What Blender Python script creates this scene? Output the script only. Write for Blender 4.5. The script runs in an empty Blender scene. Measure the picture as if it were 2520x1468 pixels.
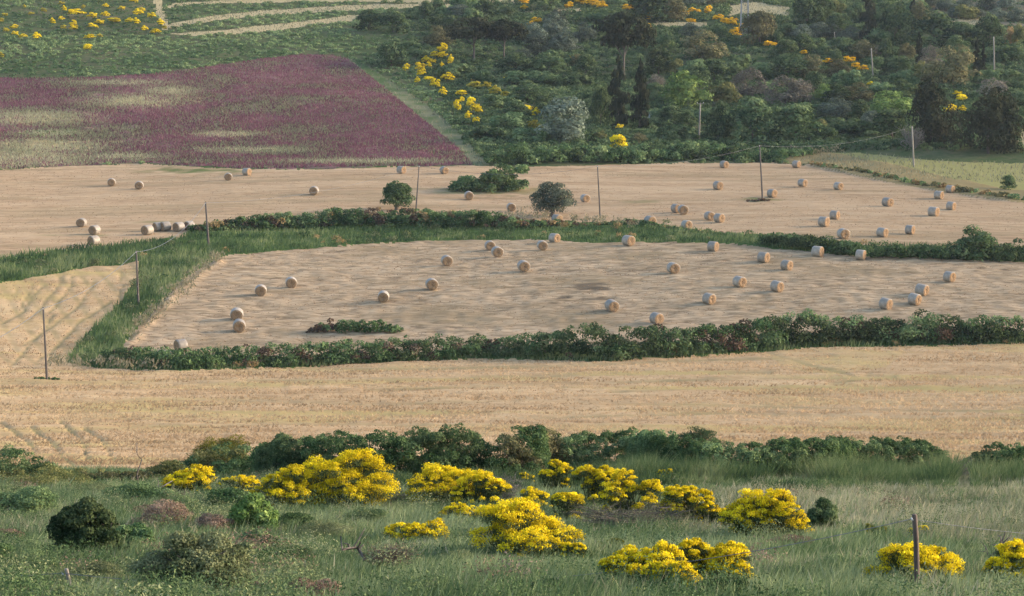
import bpy, bmesh, math, random
import numpy as np
from mathutils import Vector, Matrix

# ------------------------------------------------------------------ camera, sky, sun, exposure
SC = bpy.context.scene
W, H, F = 2520.0, 1468.0, 5267.0          # the photograph's frame and its focal length in the same units
CAMZ, PITCH = 30.0, math.radians(4.0)
cam_data = bpy.data.cameras.new("camera"); cam = bpy.data.objects.new("camera", cam_data)
SC.collection.objects.link(cam)
cam_data.sensor_width = 36.0; cam_data.lens = 36.0 * F / W
cam_data.clip_start = 0.5; cam_data.clip_end = 6000
cam.location = (0, 0, CAMZ); cam.rotation_euler = (math.radians(90) - PITCH, 0, 0)
SC.camera = cam

SUN_EL, SUN_AZ = math.radians(18), math.radians(82)     # azimuth clockwise from +Y (view direction)
world = bpy.data.worlds.new("World"); SC.world = world; world.use_nodes = True
wt = world.node_tree; wt.nodes.clear()
sky = wt.nodes.new("ShaderNodeTexSky"); sky.sky_type = 'NISHITA'; sky.sun_disc = False
sky.sun_elevation = SUN_EL; sky.sun_rotation = SUN_AZ; sky.dust_density = 2.0; sky.air_density = 1.0; sky.ozone_density = 1.0
bg = wt.nodes.new("ShaderNodeBackground"); bg.inputs[1].default_value = 0.15
wo = wt.nodes.new("ShaderNodeOutputWorld")
wt.links.new(sky.outputs[0], bg.inputs[0]); wt.links.new(bg.outputs[0], wo.inputs[0])
sl = bpy.data.lights.new("sun", 'SUN'); sun = bpy.data.objects.new("sun", sl); SC.collection.objects.link(sun)
sl.energy = 2.0; sl.angle = math.radians(10.0); sl.color = (1.0, 0.80, 0.62)
sdir = Vector((math.sin(SUN_AZ) * math.cos(SUN_EL), math.cos(SUN_AZ) * math.cos(SUN_EL), math.sin(SUN_EL)))
sun.rotation_euler = sdir.to_track_quat('Z', 'Y').to_euler(); sun.location = (200, 300, 120)
SC.view_settings.view_transform = 'Standard'; SC.view_settings.look = 'None'
SC.view_settings.gamma = 1.0; SC.view_settings.use_curve_mapping = False
SC.view_settings.exposure = 1.72

C = SC.collection
rng = np.random.default_rng(7)
random.seed(7)

# ------------------------------------------------------------------ projection and terrain
CP, SP = math.cos(PITCH), math.sin(PITCH)
def tan_el(py):
    v = (H / 2 - py) / F
    return (v * CP - SP) / (CP + v * SP)
def project(X, Y, Z):
    z = Z - CAMZ
    d = Y * CP - z * SP
    d = np.where(d < 0.1, 0.1, d)
    return W / 2 + F * X / d, H / 2 - F * (Y * SP + z * CP) / d

ROWS = [(1468, 37.5), (1395, 46), (1310, 60), (1235, 73), (1180, 85), (1176, 103), (1165, 126), (1100, 152), (1040, 172), (1000, 184),
        (940, 205), (890, 227), (860, 239), (800, 252), (720, 266), (650, 285), (605, 300), (550, 325), (500, 351), (450, 378),
        (405, 404), (330, 450), (200, 530), (100, 600), (0, 680), (-160, 820)]
pY = np.array([-20, 0.0, 15] + [r[1] for r in ROWS] + [1000, 1300, 2200, 5000])
pZ = np.array([-0.2, -1.7, -4.1] + [r[1] * tan_el(r[0]) for r in ROWS] + [112, 135, 150, 150])
fy = np.arange(-20, 5000, 0.5); fz = np.interp(fy, pY, pZ)
def smooth(a, n):
    k = np.hanning(n); k /= k.sum()
    return np.convolve(np.pad(a, (n // 2, n // 2), mode='edge'), k, mode='valid')
fz = smooth(fz, 25)
def hash01(i, j, s):
    n = (i.astype(np.int64) * 374761393 + j.astype(np.int64) * 668265263 + s * 69069 + 1013904223) & 0x7fffffff
    n = ((n ^ (n >> 13)) * 1274126177) & 0x7fffffff
    n = (n ^ (n >> 16))
    return (n & 0xffff) / 65535.0
def vn(x, y, s=0):
    xi = np.floor(x); yi = np.floor(y); a = x - xi; b = y - yi
    a = a * a * (3 - 2 * a); b = b * b * (3 - 2 * b)
    return ((hash01(xi, yi, s) * (1 - a) + hash01(xi + 1, yi, s) * a) * (1 - b)
            + (hash01(xi, yi + 1, s) * (1 - a) + hash01(xi + 1, yi + 1, s) * a) * b)
def fbm(x, y, s=0, o=3):
    t = 0; w = 0
    for k in range(o):
        t = t + vn(x * 2 ** k, y * 2 ** k, s + k * 17) * 0.5 ** k; w += 0.5 ** k
    return t / w
def ground(X, Y):
    X = np.asarray(X, float); Y = np.asarray(Y, float)
    z = CAMZ + np.interp(Y, fy, fz)
    far = np.clip((Y - 60) / 200, 0, 1)
    z = z + far * 0.5 * (np.sin(X / 31 + Y / 57 + 1.3) + 0.6 * np.sin(X / 17 - Y / 41))
    near = np.clip((130 - Y) / 40, 0, 1)
    z = z + near * 0.5 * (fbm(X / 9, Y / 9, 3, 2) - 0.5)
    hill = np.clip((Y - 415) / 60, 0, 1)
    z = z + hill * 3.0 * (fbm(X / 45, Y / 45, 5, 2) - 0.5)
    return z
def unproject(px, py, y0=25.0, y1=900.0):
    """The first place, from distance y0 on, where the sight line through a spot of the photograph meets the ground."""
    Y = np.arange(y0, y1, 0.25)
    v = (H / 2 - py) / F; u = (px - W / 2) / F
    t = Y / (CP + v * SP); X = t * u; Z = CAMZ + t * (v * CP - SP)
    g = ground(X, Y)
    k = np.nonzero(Z <= g)[0]
    k = k[0] if len(k) else len(Y) - 1
    return Vector((float(X[k]), float(Y[k]), float(g[k])))
def scale_at(Y): return Y / F / 1.0       # metres per photograph unit at distance Y

def inside(px, py, poly):
    r = np.zeros(px.shape, bool); n = len(poly)
    for i in range(n):
        x1, y1 = poly[i]; x2, y2 = poly[(i + 1) % n]
        if y1 == y2: continue
        c = (y1 > py) != (y2 > py)
        r ^= c & (px < (x2 - x1) * (py - y1) / (y2 - y1) + x1)
    return r
def near_line(px, py, pts):
    """Distance (photograph units, rows counted threefold on the fields' grazing view) to a polyline."""
    d = np.full(px.shape, 1e9)
    for (x1, y1), (x2, y2) in zip(pts[:-1], pts[1:]):
        dx, dy = x2 - x1, y2 - y1
        t = np.clip(((px - x1) * dx + (py - y1) * dy) / (dx * dx + dy * dy + 1e-9), 0, 1)
        d = np.minimum(d, np.hypot(px - x1 - t * dx, py - y1 - t * dy))
    return d

WHEAT = [(-1500, 760), (0, 697), (120, 677), (230, 657), (290, 656), (345, 640), (335, 690), (300, 742), (235, 802), (190, 850), (160, 893),
         (240, 908), (440, 915), (700, 905), (1000, 890), (1200, 884), (1500, 890), (1800, 872), (2000, 857), (2520, 846), (4000, 820), (4000, 1200), (-1500, 1200)]
MIDF = [(550, 631), (700, 616), (900, 601), (1100, 591), (1300, 591), (1500, 598), (1700, 596), (1850, 605), (2050, 626), (2200, 633), (2520, 646),
        (4000, 700), (4000, 820), (2520, 822), (2000, 832), (1700, 850), (1250, 868), (900, 878), (500, 885), (300, 868), (300, 850), (335, 815),
        (385, 760), (440, 700), (490, 662)]
UPPER = [(-1500, 430), (0, 419), (150, 410), (350, 404), (480, 412), (700, 419), (930, 413), (1130, 408), (1290, 412), (1500, 406), (1700, 402), (1900, 402),
         (1990, 408), (2100, 432), (2250, 462), (2400, 486), (2520, 502), (4000, 700), (4000, 640), (2520, 610), (2250, 606), (2130, 604), (2000, 588), (1760, 575), (1640, 556), (1500, 548),
         (1400, 551), (1200, 535), (1000, 530), (820, 530), (600, 545), (470, 566), (450, 583), (330, 600), (200, 612), (100, 620), (0, 637), (-1500, 760)]
PURPLE = [(-1500, 180), (0, 193), (250, 192), (380, 182), (500, 166), (650, 146), (740, 136), (815, 136), (852, 145), (885, 164), (935, 202), (1012, 266), (1075, 315), (1130, 365),
          (1165, 405), (930, 412), (700, 418), (480, 410), (350, 402), (150, 409), (0, 418), (-1500, 430)]
VERGE = [(850, 142), (900, 160), (940, 186), (1040, 250), (1110, 305), (1150, 352), (1205, 408), (1165, 408), (1130, 368), (1070, 318), (1002, 264), (925, 200), (880, 164)]
DRYBANK = [(1930, 372), (2010, 374), (2130, 392), (2260, 420), (2400, 452), (2520, 472), (4000, 640), (4000, 700), (2520, 502), (2400, 486), (2250, 462), (2100, 432), (1990, 408), (1925, 402)]
PASTURE = [(2010, 374), (2120, 378), (2300, 396), (2520, 404), (4000, 470), (4000, 640), (2520, 472), (2400, 452), (2260, 420), (2130, 392)]
TERR = [[(408, 84), (480, 88), (560, 84), (700, 72), (870, 51), (880, 37), (700, 58), (560, 73), (480, 79)],
        [(405, 70), (520, 52), (640, 40), (800, 30), (940, 23), (1200, 22), (1200, 11), (940, 10), (800, 17), (640, 27), (520, 40), (420, 58)],
        [(395, 22), (470, 10), (600, 8), (820, 5), (1000, 6), (1200, 0), (1200, -8), (820, -4), (560, 1), (430, 8)],
        [(375, -20), (398, -20), (400, 20), (416, 72), (400, 74), (384, 30)],
        [(1290, 38), (1430, 28), (1430, 21), (1290, 29)], [(1610, 66), (1740, 72), (1740, 56), (1610, 54)],
        [(1790, 40), (1940, 44), (1950, 20), (1860, 6), (1800, 14)], [(1030, 8), (1300, 6), (1300, -4), (1030, 0)],
        [(2500, 360), (2620, 360), (2620, 240), (2530, 270)], [(2350, 62), (2430, 62), (2430, 42), (2350, 36)]]
GREYHILL = [(2240, -60), (2700, -60), (2700, 70), (2330, 64), (2240, 20)]
ZN = ['meadow', 'wheat_field', 'lower_stubble_field', 'upper_stubble_field', 'purple_flower_field', 'grass_bank', 'hillside', 'field_path', 'dry_bank', 'pasture', 'terrace_path', 'olive_hillside']
def zone_at(X, Y, Z=None):
    X = np.asarray(X, float); Y = np.asarray(Y, float)
    if Z is None: Z = ground(X, Y)
    px, py = project(X, Y, Z)
    py = py + (fbm(X / 2, Y / 3, 11, 3) - 0.5) * 3; px = px + (fbm(X / 2 + 50, Y / 2, 13, 3) - 0.5) * 8
    z = np.full(px.shape, 5); far = Y > 120
    z[py < 412] = 6
    z[(py >= 412) & (px > 1930) & (Y > 380)] = 6
    for k, poly in ((1, WHEAT), (2, MIDF), (3, UPPER), (4, PURPLE), (8, DRYBANK), (9, PASTURE)):
        z[inside(px, py, poly) & far] = k
    z[inside(px, py, VERGE)] = 7
    for p in TERR: z[inside(px, py, p)] = 10
    z[(z == 6) & inside(px, py, GREYHILL)] = 11
    z[Y > 760] = 6
    z[~far] = 0
    return z

# ------------------------------------------------------------------ helpers
def set_props(o, label=None, cat=None, group=None, kind=None):
    if label: o['label'] = label
    if cat: o['category'] = cat
    if group: o['group'] = group
    if kind: o['kind'] = kind
    return o
def raw_mesh(name, V, faces, mats, fattr=None, vattr=None, midx=None, smooth=False):
    """faces: (M,k) int array, or a list of such arrays with different k."""
    me = bpy.data.meshes.new(name)
    fl = faces if isinstance(faces, list) else [faces]
    fl = [f for f in fl if len(f)]
    V = np.ascontiguousarray(V, np.float32)
    loops = np.concatenate([f.ravel() for f in fl]).astype(np.int32)
    tot = np.concatenate([np.full(len(f), f.shape[1], np.int32) for f in fl])
    start = np.concatenate(([0], np.cumsum(tot)[:-1])).astype(np.int32)
    me.vertices.add(len(V)); me.vertices.foreach_set('co', V.ravel())
    me.loops.add(len(loops)); me.loops.foreach_set('vertex_index', loops)
    me.polygons.add(len(tot)); me.polygons.foreach_set('loop_start', start)
    me.polygons.foreach_set('loop_total', tot)
    if smooth: me.polygons.foreach_set('use_smooth', np.ones(len(tot), bool))
    for m in (mats if isinstance(mats, (list, tuple)) else [mats]): me.materials.append(m)
    if midx is not None: me.polygons.foreach_set('material_index', np.asarray(midx, np.int32))
    for src, dom in ((fattr, 'FACE'), (vattr, 'POINT')):
        for k, a in (src or {}).items():
            at = me.attributes.new(k, 'FLOAT', dom); at.data.foreach_set('value', np.ascontiguousarray(a, np.float32))
    me.update(calc_edges=True)
    return me
def link(name, me, parent=None, loc=None):
    o = bpy.data.objects.new(name, me); C.objects.link(o)
    if parent is not None: o.parent = parent
    if loc is not None: o.location = loc
    return o
def empty(name, loc):
    o = bpy.data.objects.new(name, None); C.objects.link(o); o.location = loc; o.empty_display_size = 0.3
    return o
def unit(a): return a / (np.linalg.norm(a, axis=1, keepdims=True) + 1e-9)
def leaf_quads(P, N, size, aspect=0.55):
    n = len(P); N = unit(N)
    T = unit(np.cross(N, rng.normal(size=(n, 3)))); B = np.cross(N, T)
    s = np.asarray(size).reshape(-1, 1) * (0.6 + 0.8 * rng.random((n, 1)))
    V = np.stack([P - T * s, P - B * s * aspect, P + T * s, P + B * s * aspect], 1).reshape(-1, 3)
    return V, np.arange(n * 4).reshape(-1, 4)
def lobe_cloud(lobes, per, size, aspect=0.55, zmin=None, jitter=0.28, flat=0.7):
    """Leaves lying over the outside of many overlapping lobes. lobes: (K,6) centre and radii."""
    lobes = np.asarray(lobes, float)
    area = lobes[:, 3] * lobes[:, 5]
    n = np.maximum(6, (per * area / area.mean()).astype(int))
    idx = np.repeat(np.arange(len(lobes)), n)
    D = unit(rng.normal(size=(len(idx), 3)))
    D[:, 2] = np.where(D[:, 2] < -0.35, -D[:, 2], D[:, 2])
    rad = 1.0 - jitter + jitter * 1.5 * rng.random((len(idx), 1))
    P = lobes[idx, :3] + D * lobes[idx, 3:] * rad
    N = D + rng.normal(size=P.shape) * flat * .75
    tint = np.clip(0.5 + 0.28 * rng.normal(size=len(lobes))[idx] + 0.22 * rng.normal(size=len(idx)), 0, 1)
    if zmin is not None:
        k = P[:, 2] > zmin; P, N, tint, idx, D = P[k], N[k], tint[k], idx[k], D[k]
    V, Fc = leaf_quads(P, N, size, aspect)
    return V, Fc, tint, D
def tube(pts, radii, sides=6):
    """Vertices and quads of a tapering tube along a polyline."""
    pts = [Vector(p) for p in pts]; V = []; Fq = []
    for i, p in enumerate(pts):
        d = (pts[min(i + 1, len(pts) - 1)] - pts[max(i - 1, 0)]).normalized()
        a = d.orthogonal().normalized(); b = d.cross(a)
        for k in range(sides):
            t = 2 * math.pi * k / sides
            V.append(p + (a * math.cos(t) + b * math.sin(t)) * radii[i])
    for i in range(len(pts) - 1):
        for k in range(sides):
            Fq.append((i * sides + k, i * sides + (k + 1) % sides, (i + 1) * sides + (k + 1) % sides, (i + 1) * sides + k))
    V.append(pts[-1]); top = len(V) - 1
    for k in range(sides): Fq.append(((len(pts) - 1) * sides + k, (len(pts) - 1) * sides + (k + 1) % sides, top, top))
    return V, [f if f[2] != f[3] else f[:3] for f in Fq]
class MB:
    def __init__(s): s.V = []; s.F = []
    def add(s, V, Fq):
        o = len(s.V); s.V += [tuple(v) for v in V]; s.F += [tuple(i + o for i in f) for f in Fq]
    def tube(s, pts, radii, sides=6): s.add(*tube(pts, radii, sides))
    def box(s, c, d, rot=None):
        V = [Vector((x * d[0] / 2, y * d[1] / 2, z * d[2] / 2)) for x in (-1, 1) for y in (-1, 1) for z in (-1, 1)]
        if rot: V = [rot @ v for v in V]
        s.add([v + Vector(c) for v in V], [(0, 1, 3, 2), (4, 6, 7, 5), (0, 4, 5, 1), (2, 3, 7, 6), (0, 2, 6, 4), (1, 5, 7, 3)])
    def mesh(s, name, mat, smooth=False):
        me = bpy.data.meshes.new(name); me.from_pydata(s.V, [], s.F); me.materials.append(mat)
        if smooth:
            for p in me.polygons: p.use_smooth = True
        me.update(); return me

# ------------------------------------------------------------------ materials
def new_mat(name):
    m = bpy.data.materials.new(name); m.use_nodes = True; t = m.node_tree; t.nodes.clear()
    out = t.nodes.new('ShaderNodeOutputMaterial'); return m, t, out
def ramp(t, cols, pos=None):
    r = t.nodes.new('ShaderNodeValToRGB'); e = r.color_ramp.elements
    pos = pos or [i / (len(cols) - 1) for i in range(len(cols))]
    while len(e) < len(cols): e.new(0.5)
    for k, (c, p) in enumerate(zip(cols, pos)): e[k].position = p; e[k].color = (*c, 1)
    return r
def foliage(name, cols, trans=0.25, vary=0.12):
    """Leaves: each leaf's own tint picks the colour; each plant a little lighter or darker; light passes through."""
    m, t, out = new_mat(name)
    a = t.nodes.new('ShaderNodeAttribute'); a.attribute_name = 'tint'
    r = ramp(t, cols); t.links.new(a.outputs['Fac'], r.inputs[0])
    oi = t.nodes.new('ShaderNodeObjectInfo'); mr = t.nodes.new('ShaderNodeMapRange')
    mr.inputs[3].default_value = 1 - vary * 2; mr.inputs[4].default_value = 1 + vary * 2
    t.links.new(oi.outputs['Random'], mr.inputs[0])
    hs = t.nodes.new('ShaderNodeHueSaturation'); t.links.new(r.outputs[0], hs.inputs['Color']); t.links.new(mr.outputs[0], hs.inputs['Value'])
    hs.inputs['Saturation'].default_value = .90 if cols[1][1] > cols[1][0] else 1.0          # the greens of early summer are greyish
    d = t.nodes.new('ShaderNodeBsdfDiffuse'); tr = t.nodes.new('ShaderNodeBsdfTranslucent'); mx = t.nodes.new('ShaderNodeMixShader')
    mx.inputs[0].default_value = trans
    t.links.new(hs.outputs[0], d.inputs[0]); t.links.new(hs.outputs[0], tr.inputs[0])
    t.links.new(d.outputs[0], mx.inputs[1]); t.links.new(tr.outputs[0], mx.inputs[2]); t.links.new(mx.outputs[0], out.inputs[0])
    return m
def noise(t, scale, stretch=(1, 1, 1), detail=4, rough=0.6):
    tc = t.nodes.new('ShaderNodeTexCoord'); mp = t.nodes.new('ShaderNodeMapping'); mp.inputs['Scale'].default_value = stretch
    n = t.nodes.new('ShaderNodeTexNoise'); n.inputs['Scale'].default_value = scale; n.inputs['Detail'].default_value = detail; n.inputs['Roughness'].default_value = rough
    t.links.new(tc.outputs['Object'], mp.inputs[0]); t.links.new(mp.outputs[0], n.inputs['Vector'])
    return n
def soil(name, cols, s1, st1, s2, st2, dark=None, dark2=None, pos=None, bump=0.0, fine=.5):
    """Ground: two noises, one coarse and one fine, pick the colour; the attributes dark / mark bring in what grows or lies there, and painted row shading."""
    m, t, out = new_mat(name)
    n1 = noise(t, s1, st1, 5, 0.65); n2 = noise(t, s2, st2, 3, 0.7)
    mi = t.nodes.new('ShaderNodeMix'); mi.data_type = 'FLOAT'; mi.inputs[0].default_value = fine
    t.links.new(n1.outputs[0], mi.inputs[2]); t.links.new(n2.outputs[0], mi.inputs[3])
    r = ramp(t, cols, pos); t.links.new(mi.outputs[0], r.inputs[0]); col = r.outputs[0]
    for att, c in (('dark', dark), ('mark', dark2)):
        if c is None: continue
        a = t.nodes.new('ShaderNodeAttribute'); a.attribute_name = att
        mx = t.nodes.new('ShaderNodeMix'); mx.data_type = 'RGBA'
        t.links.new(a.outputs['Fac'], mx.inputs[0]); t.links.new(col, mx.inputs[6]); mx.inputs[7].default_value = (*c, 1); col = mx.outputs[2]
    b = t.nodes.new('ShaderNodeBsdfDiffuse'); b.inputs['Roughness'].default_value = 0.6; t.links.new(col, b.inputs[0])
    if bump:
        bp = t.nodes.new('ShaderNodeBump'); bp.inputs['Strength'].default_value = bump; bp.inputs['Distance'].default_value = 0.12
        t.links.new(mi.outputs[0], bp.inputs['Height']); t.links.new(bp.outputs[0], b.inputs['Normal'])
    t.links.new(b.outputs[0], out.inputs[0])
    return m
def plain(name, c0, c1, scale=8.0, stretch=(1, 1, 1), rough=0.8, metal=0.0):
    m, t, out = new_mat(name)
    n = noise(t, scale, stretch); r = ramp(t, [c0, c1], [0.3, 0.7]); t.links.new(n.outputs[0], r.inputs[0])
    b = t.nodes.new('ShaderNodeBsdfPrincipled'); b.inputs['Roughness'].default_value = rough; b.inputs['Metallic'].default_value = metal
    t.links.new(r.outputs[0], b.inputs['Base Color']); t.links.new(b.outputs[0], out.inputs[0]); return m

SP_ = [0.30, 0.42, 0.52, 0.64]
M_ZONE = [
    soil('meadow_soil', [(.035, .05, .02), (.06, .08, .03), (.09, .09, .045)], .5, (1, 1, 1), 3, (1, 1, 1)),
    soil('wheat_straw', [(.23, .15, .08), (.33, .225, .125), (.40, .28, .16), (.47, .34, .20)], .16, (.35, 1.5, 1), 1.3, (.6, 1.6, 1), (.20, .165, .085), (.35, .27, .115), SP_, .4),
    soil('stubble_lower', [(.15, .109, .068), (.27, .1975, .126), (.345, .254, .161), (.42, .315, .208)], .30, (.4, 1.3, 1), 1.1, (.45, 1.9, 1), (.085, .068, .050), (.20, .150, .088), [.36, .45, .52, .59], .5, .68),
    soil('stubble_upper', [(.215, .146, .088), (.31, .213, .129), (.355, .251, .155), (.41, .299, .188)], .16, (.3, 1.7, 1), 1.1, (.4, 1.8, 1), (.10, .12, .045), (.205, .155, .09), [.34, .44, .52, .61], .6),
    soil('purple_flowers', [(.085, .10, .045), (.12, .10, .065), (.155, .085, .09), (.18, .075, .10)], .18, (.5, 1, 1), 1.6, (.8, 1.2, 1), (.30, .25, .12), (.075, .10, .035), [.34, .44, .52, .64], .4),
    soil('bank_soil', [(.04, .07, .022), (.06, .095, .03), (.085, .11, .045)], .3, (1, 1, 1), 2, (1, 1, 1)),
    soil('hill_soil', [(.03, .05, .022), (.05, .075, .03), (.075, .085, .042), (.12, .105, .06)], .06, (1, 1, 1), .6, (1, 1, 1), None, None, SP_),
    soil('path_soil', [(.10, .11, .06), (.15, .15, .09), (.22, .20, .13)], .3, (1, 1, 1), 2, (1, 1, 1), (.07, .10, .04)),
    soil('dry_grass', [(.13, .105, .05), (.22, .17, .085), (.32, .25, .13)], .3, (.6, 1, 1), 2, (1, 1, 1)),
    soil('pasture_grass', [(.16, .16, .06), (.24, .22, .09), (.33, .28, .13)], .12, (.3, 1.5, 1), 1.2, (.6, 1.6, 1)),
    soil('terrace_grass', [(.24, .20, .11), (.34, .28, .16), (.42, .34, .21)], .3, (1, 1, 1), 2, (1, 1, 1)),
    soil('grey_hill', [(.09, .09, .055), (.15, .13, .085), (.20, .165, .12)], .06, (1, 1, 1), .6, (1, 1, 1)),
]

# ------------------------------------------------------------------ the ground, one sheet cut along the field edges
TRAMS = [[(39, 704), (40, 728)], [(75, 697), (73, 726), (52, 760)], [(151, 681), (134, 714), (111, 745), (70, 790)], [(183, 680), (158, 728), (120, 770)], [(296, 661), (302, 708), (296, 742)],
         [(104, 701), (60, 765), (0, 797)], [(275, 741), (188, 795), (124, 869), (90, 890)], [(178, 812), (128, 869)], [(134, 775), (67, 862), (30, 900)], [(235, 690), (200, 745), (130, 800), (60, 850)],
         [(0, 1040), (50, 1073), (84, 1103), (97, 1127), (130, 1150)], [(77, 1053), (111, 1076), (144, 1107), (150, 1122), (185, 1150)], [(144, 1039), (191, 1073), (212, 1107), (215, 1130)], [(208, 1056), (252, 1083), (279, 1130)]]
SWATHS = [[(700, 905), (1300, 902), (2000, 884)], [(0, 1068), (300, 1052), (700, 1040), (1200, 1044)], [(900, 955), (1500, 942), (2200, 930)], [(0, 985), (400, 982), (900, 990), (1300, 986), (1700, 1000), (2100, 1010), (2520, 1016)], [(600, 936), (1200, 926), (1900, 920)], [(1890, 872), (1980, 900), (2060, 918), (2110, 932)],
          [(2040, 948), (2110, 936), (2140, 922)], [(1200, 1030), (1700, 1020), (2300, 1028)], [(0, 945), (300, 938), (700, 950)], [(300, 1010), (700, 1016), (1100, 1012)], [(1500, 965), (2000, 955), (2520, 962)]]
def build_ground():
    ys = np.concatenate([np.arange(-6, 20, 2.0), np.arange(20, 120, .4), np.arange(120, 425, .5), np.arange(425, 760, 1.0), np.arange(760, 1500, 20.), np.arange(1500, 5000, 250.)])
    us = np.concatenate([np.arange(-.9, -.26, .012), np.arange(-.26, .26, .00135), np.arange(.26, .9, .012)])
    U, Yg = np.meshgrid(us, ys); Xg = U * (Yg + 15)
    X = Xg.ravel(); Y = Yg.ravel(); Z = ground(X, Y)
    px, py = project(X, Y, Z)
    z = zone_at(X, Y, Z)
    j1 = vn(X / 1.1, Y / 1.0, 21) - .5; j2 = vn(X / 3.0, Y / 1.3, 22) - .5; j3 = fbm(X / 12, Y / 6, 23, 3) - .5
    dark = np.zeros(len(X)); mark = np.zeros(len(X)); dz = np.zeros(len(X))
    w = z == 1
    dz[w] = (.10 * j1 + .16 * j2 + .25 * j3)[w]
    lx = px + (vn(Y / 4, X / 4, 31) - .5) * 10
    g = np.zeros(len(X))
    for p in TRAMS: g = np.maximum(g, np.clip(1 - near_line(lx, py, p) / 5.0, 0, 1))
    g2 = np.zeros(len(X)); ly = py + (vn(X / 9, Y * 0, 33) - .5) * 9
    for p in SWATHS: g2 = np.maximum(g2, np.clip(1 - near_line(px, ly, p) / 6, 0, 1))
    dz[w] -= (.16 * g + .08 * g2)[w]
    dark[w] = np.clip(g * (.55 + .8 * vn(X / 2, Y / 2, 35)) + 1.1 * g2 * fbm(X / 8, Y / 4, 36, 2), 0, .9)[w]
    mark[w] = np.clip((fbm(X / 16, Y / 5, 37, 3) - .52) * 3.2, 0, .7)[w]
    green = inside(px, py, [(1880, 868), (2000, 860), (2230, 862), (2180, 905), (2040, 925), (1930, 905)])
    mark[w & green] = np.maximum(mark, .55 * fbm(X / 5, Y / 4, 38, 2) * 1.5)[w & green]
    left = w & (px < 340) & (py < 900)
    row = np.abs(((X * .93 + Y * .36 + 0.7 * vn(X / 12, Y / 12, 39)) / 2.6) % 1 - .5) * 2
    dz[left] += (.045 * row)[left]; dark[left] = np.maximum(dark, np.clip((.42 - row) * 2.6, 0, .8) * (.35 + .65 * vn(X / 3, Y / 3, 40)))[left]
    m = z == 2
    lay = np.sin((Y + 4 * fbm(X / 14, Y / 14, 53, 2) + .10 * X) * 2 * np.pi / 2.3); dz[m] = (.17 * j1 + .16 * j2 + .15 * j3 + .04 * lay)[m]; mow_shade = lay
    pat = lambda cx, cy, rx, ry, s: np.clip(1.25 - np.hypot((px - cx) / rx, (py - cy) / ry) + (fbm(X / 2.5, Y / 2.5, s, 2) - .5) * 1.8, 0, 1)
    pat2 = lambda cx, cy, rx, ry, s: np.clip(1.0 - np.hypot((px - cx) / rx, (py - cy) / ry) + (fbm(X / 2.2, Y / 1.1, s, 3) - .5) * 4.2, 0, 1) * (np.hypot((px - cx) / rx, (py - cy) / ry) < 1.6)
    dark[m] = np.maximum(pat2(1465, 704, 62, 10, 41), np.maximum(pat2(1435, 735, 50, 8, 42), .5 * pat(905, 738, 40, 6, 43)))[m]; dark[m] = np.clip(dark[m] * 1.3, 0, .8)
    mark[m] = (np.clip((fbm(X / 9, Y / 5, 44, 3) - .5) * 2.2, 0, .5) + .42 * np.clip(mow_shade, 0, 1) * fbm(X / 5, Y / 3, 56, 2))[m]  # mowing rows darkened by colour, in place of shading on their relief
    dark[m] = np.maximum(dark, np.clip((fbm(X / 2.2, Y / 1.0, 55, 3) - .62) * 3, 0, .4))[m]
    mark[m] *= 1 - dark[m]
    edge = near_line(px, py, [(540, 645), (440, 715), (385, 775), (320, 850)])
    dz[m] += (.5 * np.clip(1 - edge / 14, 0, 1) * vn(X / 1.2, Y / 1.2, 45))[m]
    m = z == 3
    lay = np.sin((Y + 5 * fbm(X / 25, Y / 25, 54, 2) - .05 * X) * 2 * np.pi / 3.1); dz[m] = (.08 * j1 + .09 * j2 + .2 * j3 + .03 * lay)[m]; mow_shade = lay
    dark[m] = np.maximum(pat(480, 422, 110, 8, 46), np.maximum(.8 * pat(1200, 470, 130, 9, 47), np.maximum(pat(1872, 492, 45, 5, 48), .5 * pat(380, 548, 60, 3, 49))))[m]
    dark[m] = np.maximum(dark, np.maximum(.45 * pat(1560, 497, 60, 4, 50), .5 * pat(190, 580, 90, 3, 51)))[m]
    rows = np.clip((fbm(X / 30, Y / 3.2, 52, 3) - .56) * 4, 0, .4) + .30 * np.clip(mow_shade, 0, 1) * fbm(X / 9, Y / 4, 57, 2); mark[m] = rows[m]  # upper field rows: shading of the mowing lines put into the colour
    m = z == 4
    dz[m] = (.25 * j1 + .3 * j2 + .5 * j3)[m]
    pale = np.zeros(len(X))
    for (cx, cy, rx, ry, s, k) in ((80, 292, 190, 22, 61, 1), (330, 250, 150, 18, 62, 1), (420, 225, 90, 14, 63, .6), (560, 332, 110, 9, 64, 1), (610, 326, 50, 8, 69, 1), (110, 360, 180, 22, 65, 1), (60, 392, 190, 26, 66, .9), (60, 250, 90, 20, 67, .5), (700, 260, 70, 8, 68, .3)):
        pale = np.maximum(pale, k * pat(cx, cy, rx, ry, s))
    dark[m] = pale[m] * .8
    gr = np.zeros(len(X))
    for (cx, cy, rx, ry, s, k) in ((850, 290, 190, 40, 71, .35), (120, 330, 130, 14, 72, .9), (300, 385, 140, 14, 73, .7), (620, 372, 190, 14, 74, .6), (960, 350, 100, 20, 75, .4), (300, 205, 170, 10, 76, .4), (900, 395, 260, 12, 77, .6), (560, 400, 150, 8, 78, .5), (760, 330, 150, 14, 79, .5)):
        gr = np.maximum(gr, k * pat(cx, cy, rx, ry, s))
    mark[m] = gr[m]
    m = (z == 7); dark[m] = np.clip((fbm(X / 3, Y / 4, 80, 2) - .35) * 2.5 + (py < 250) * .5, 0, 1)[m]
    m = (z == 6) | (z == 11); dz[m] = (.8 * (fbm(X / 7, Y / 7, 81, 3) - .5))[m] * (Y[m] < 760)
    m = (z == 8); dz[m] = (.7 * (fbm(X / 5, Y / 5, 82, 2) - .3))[m]
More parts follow.
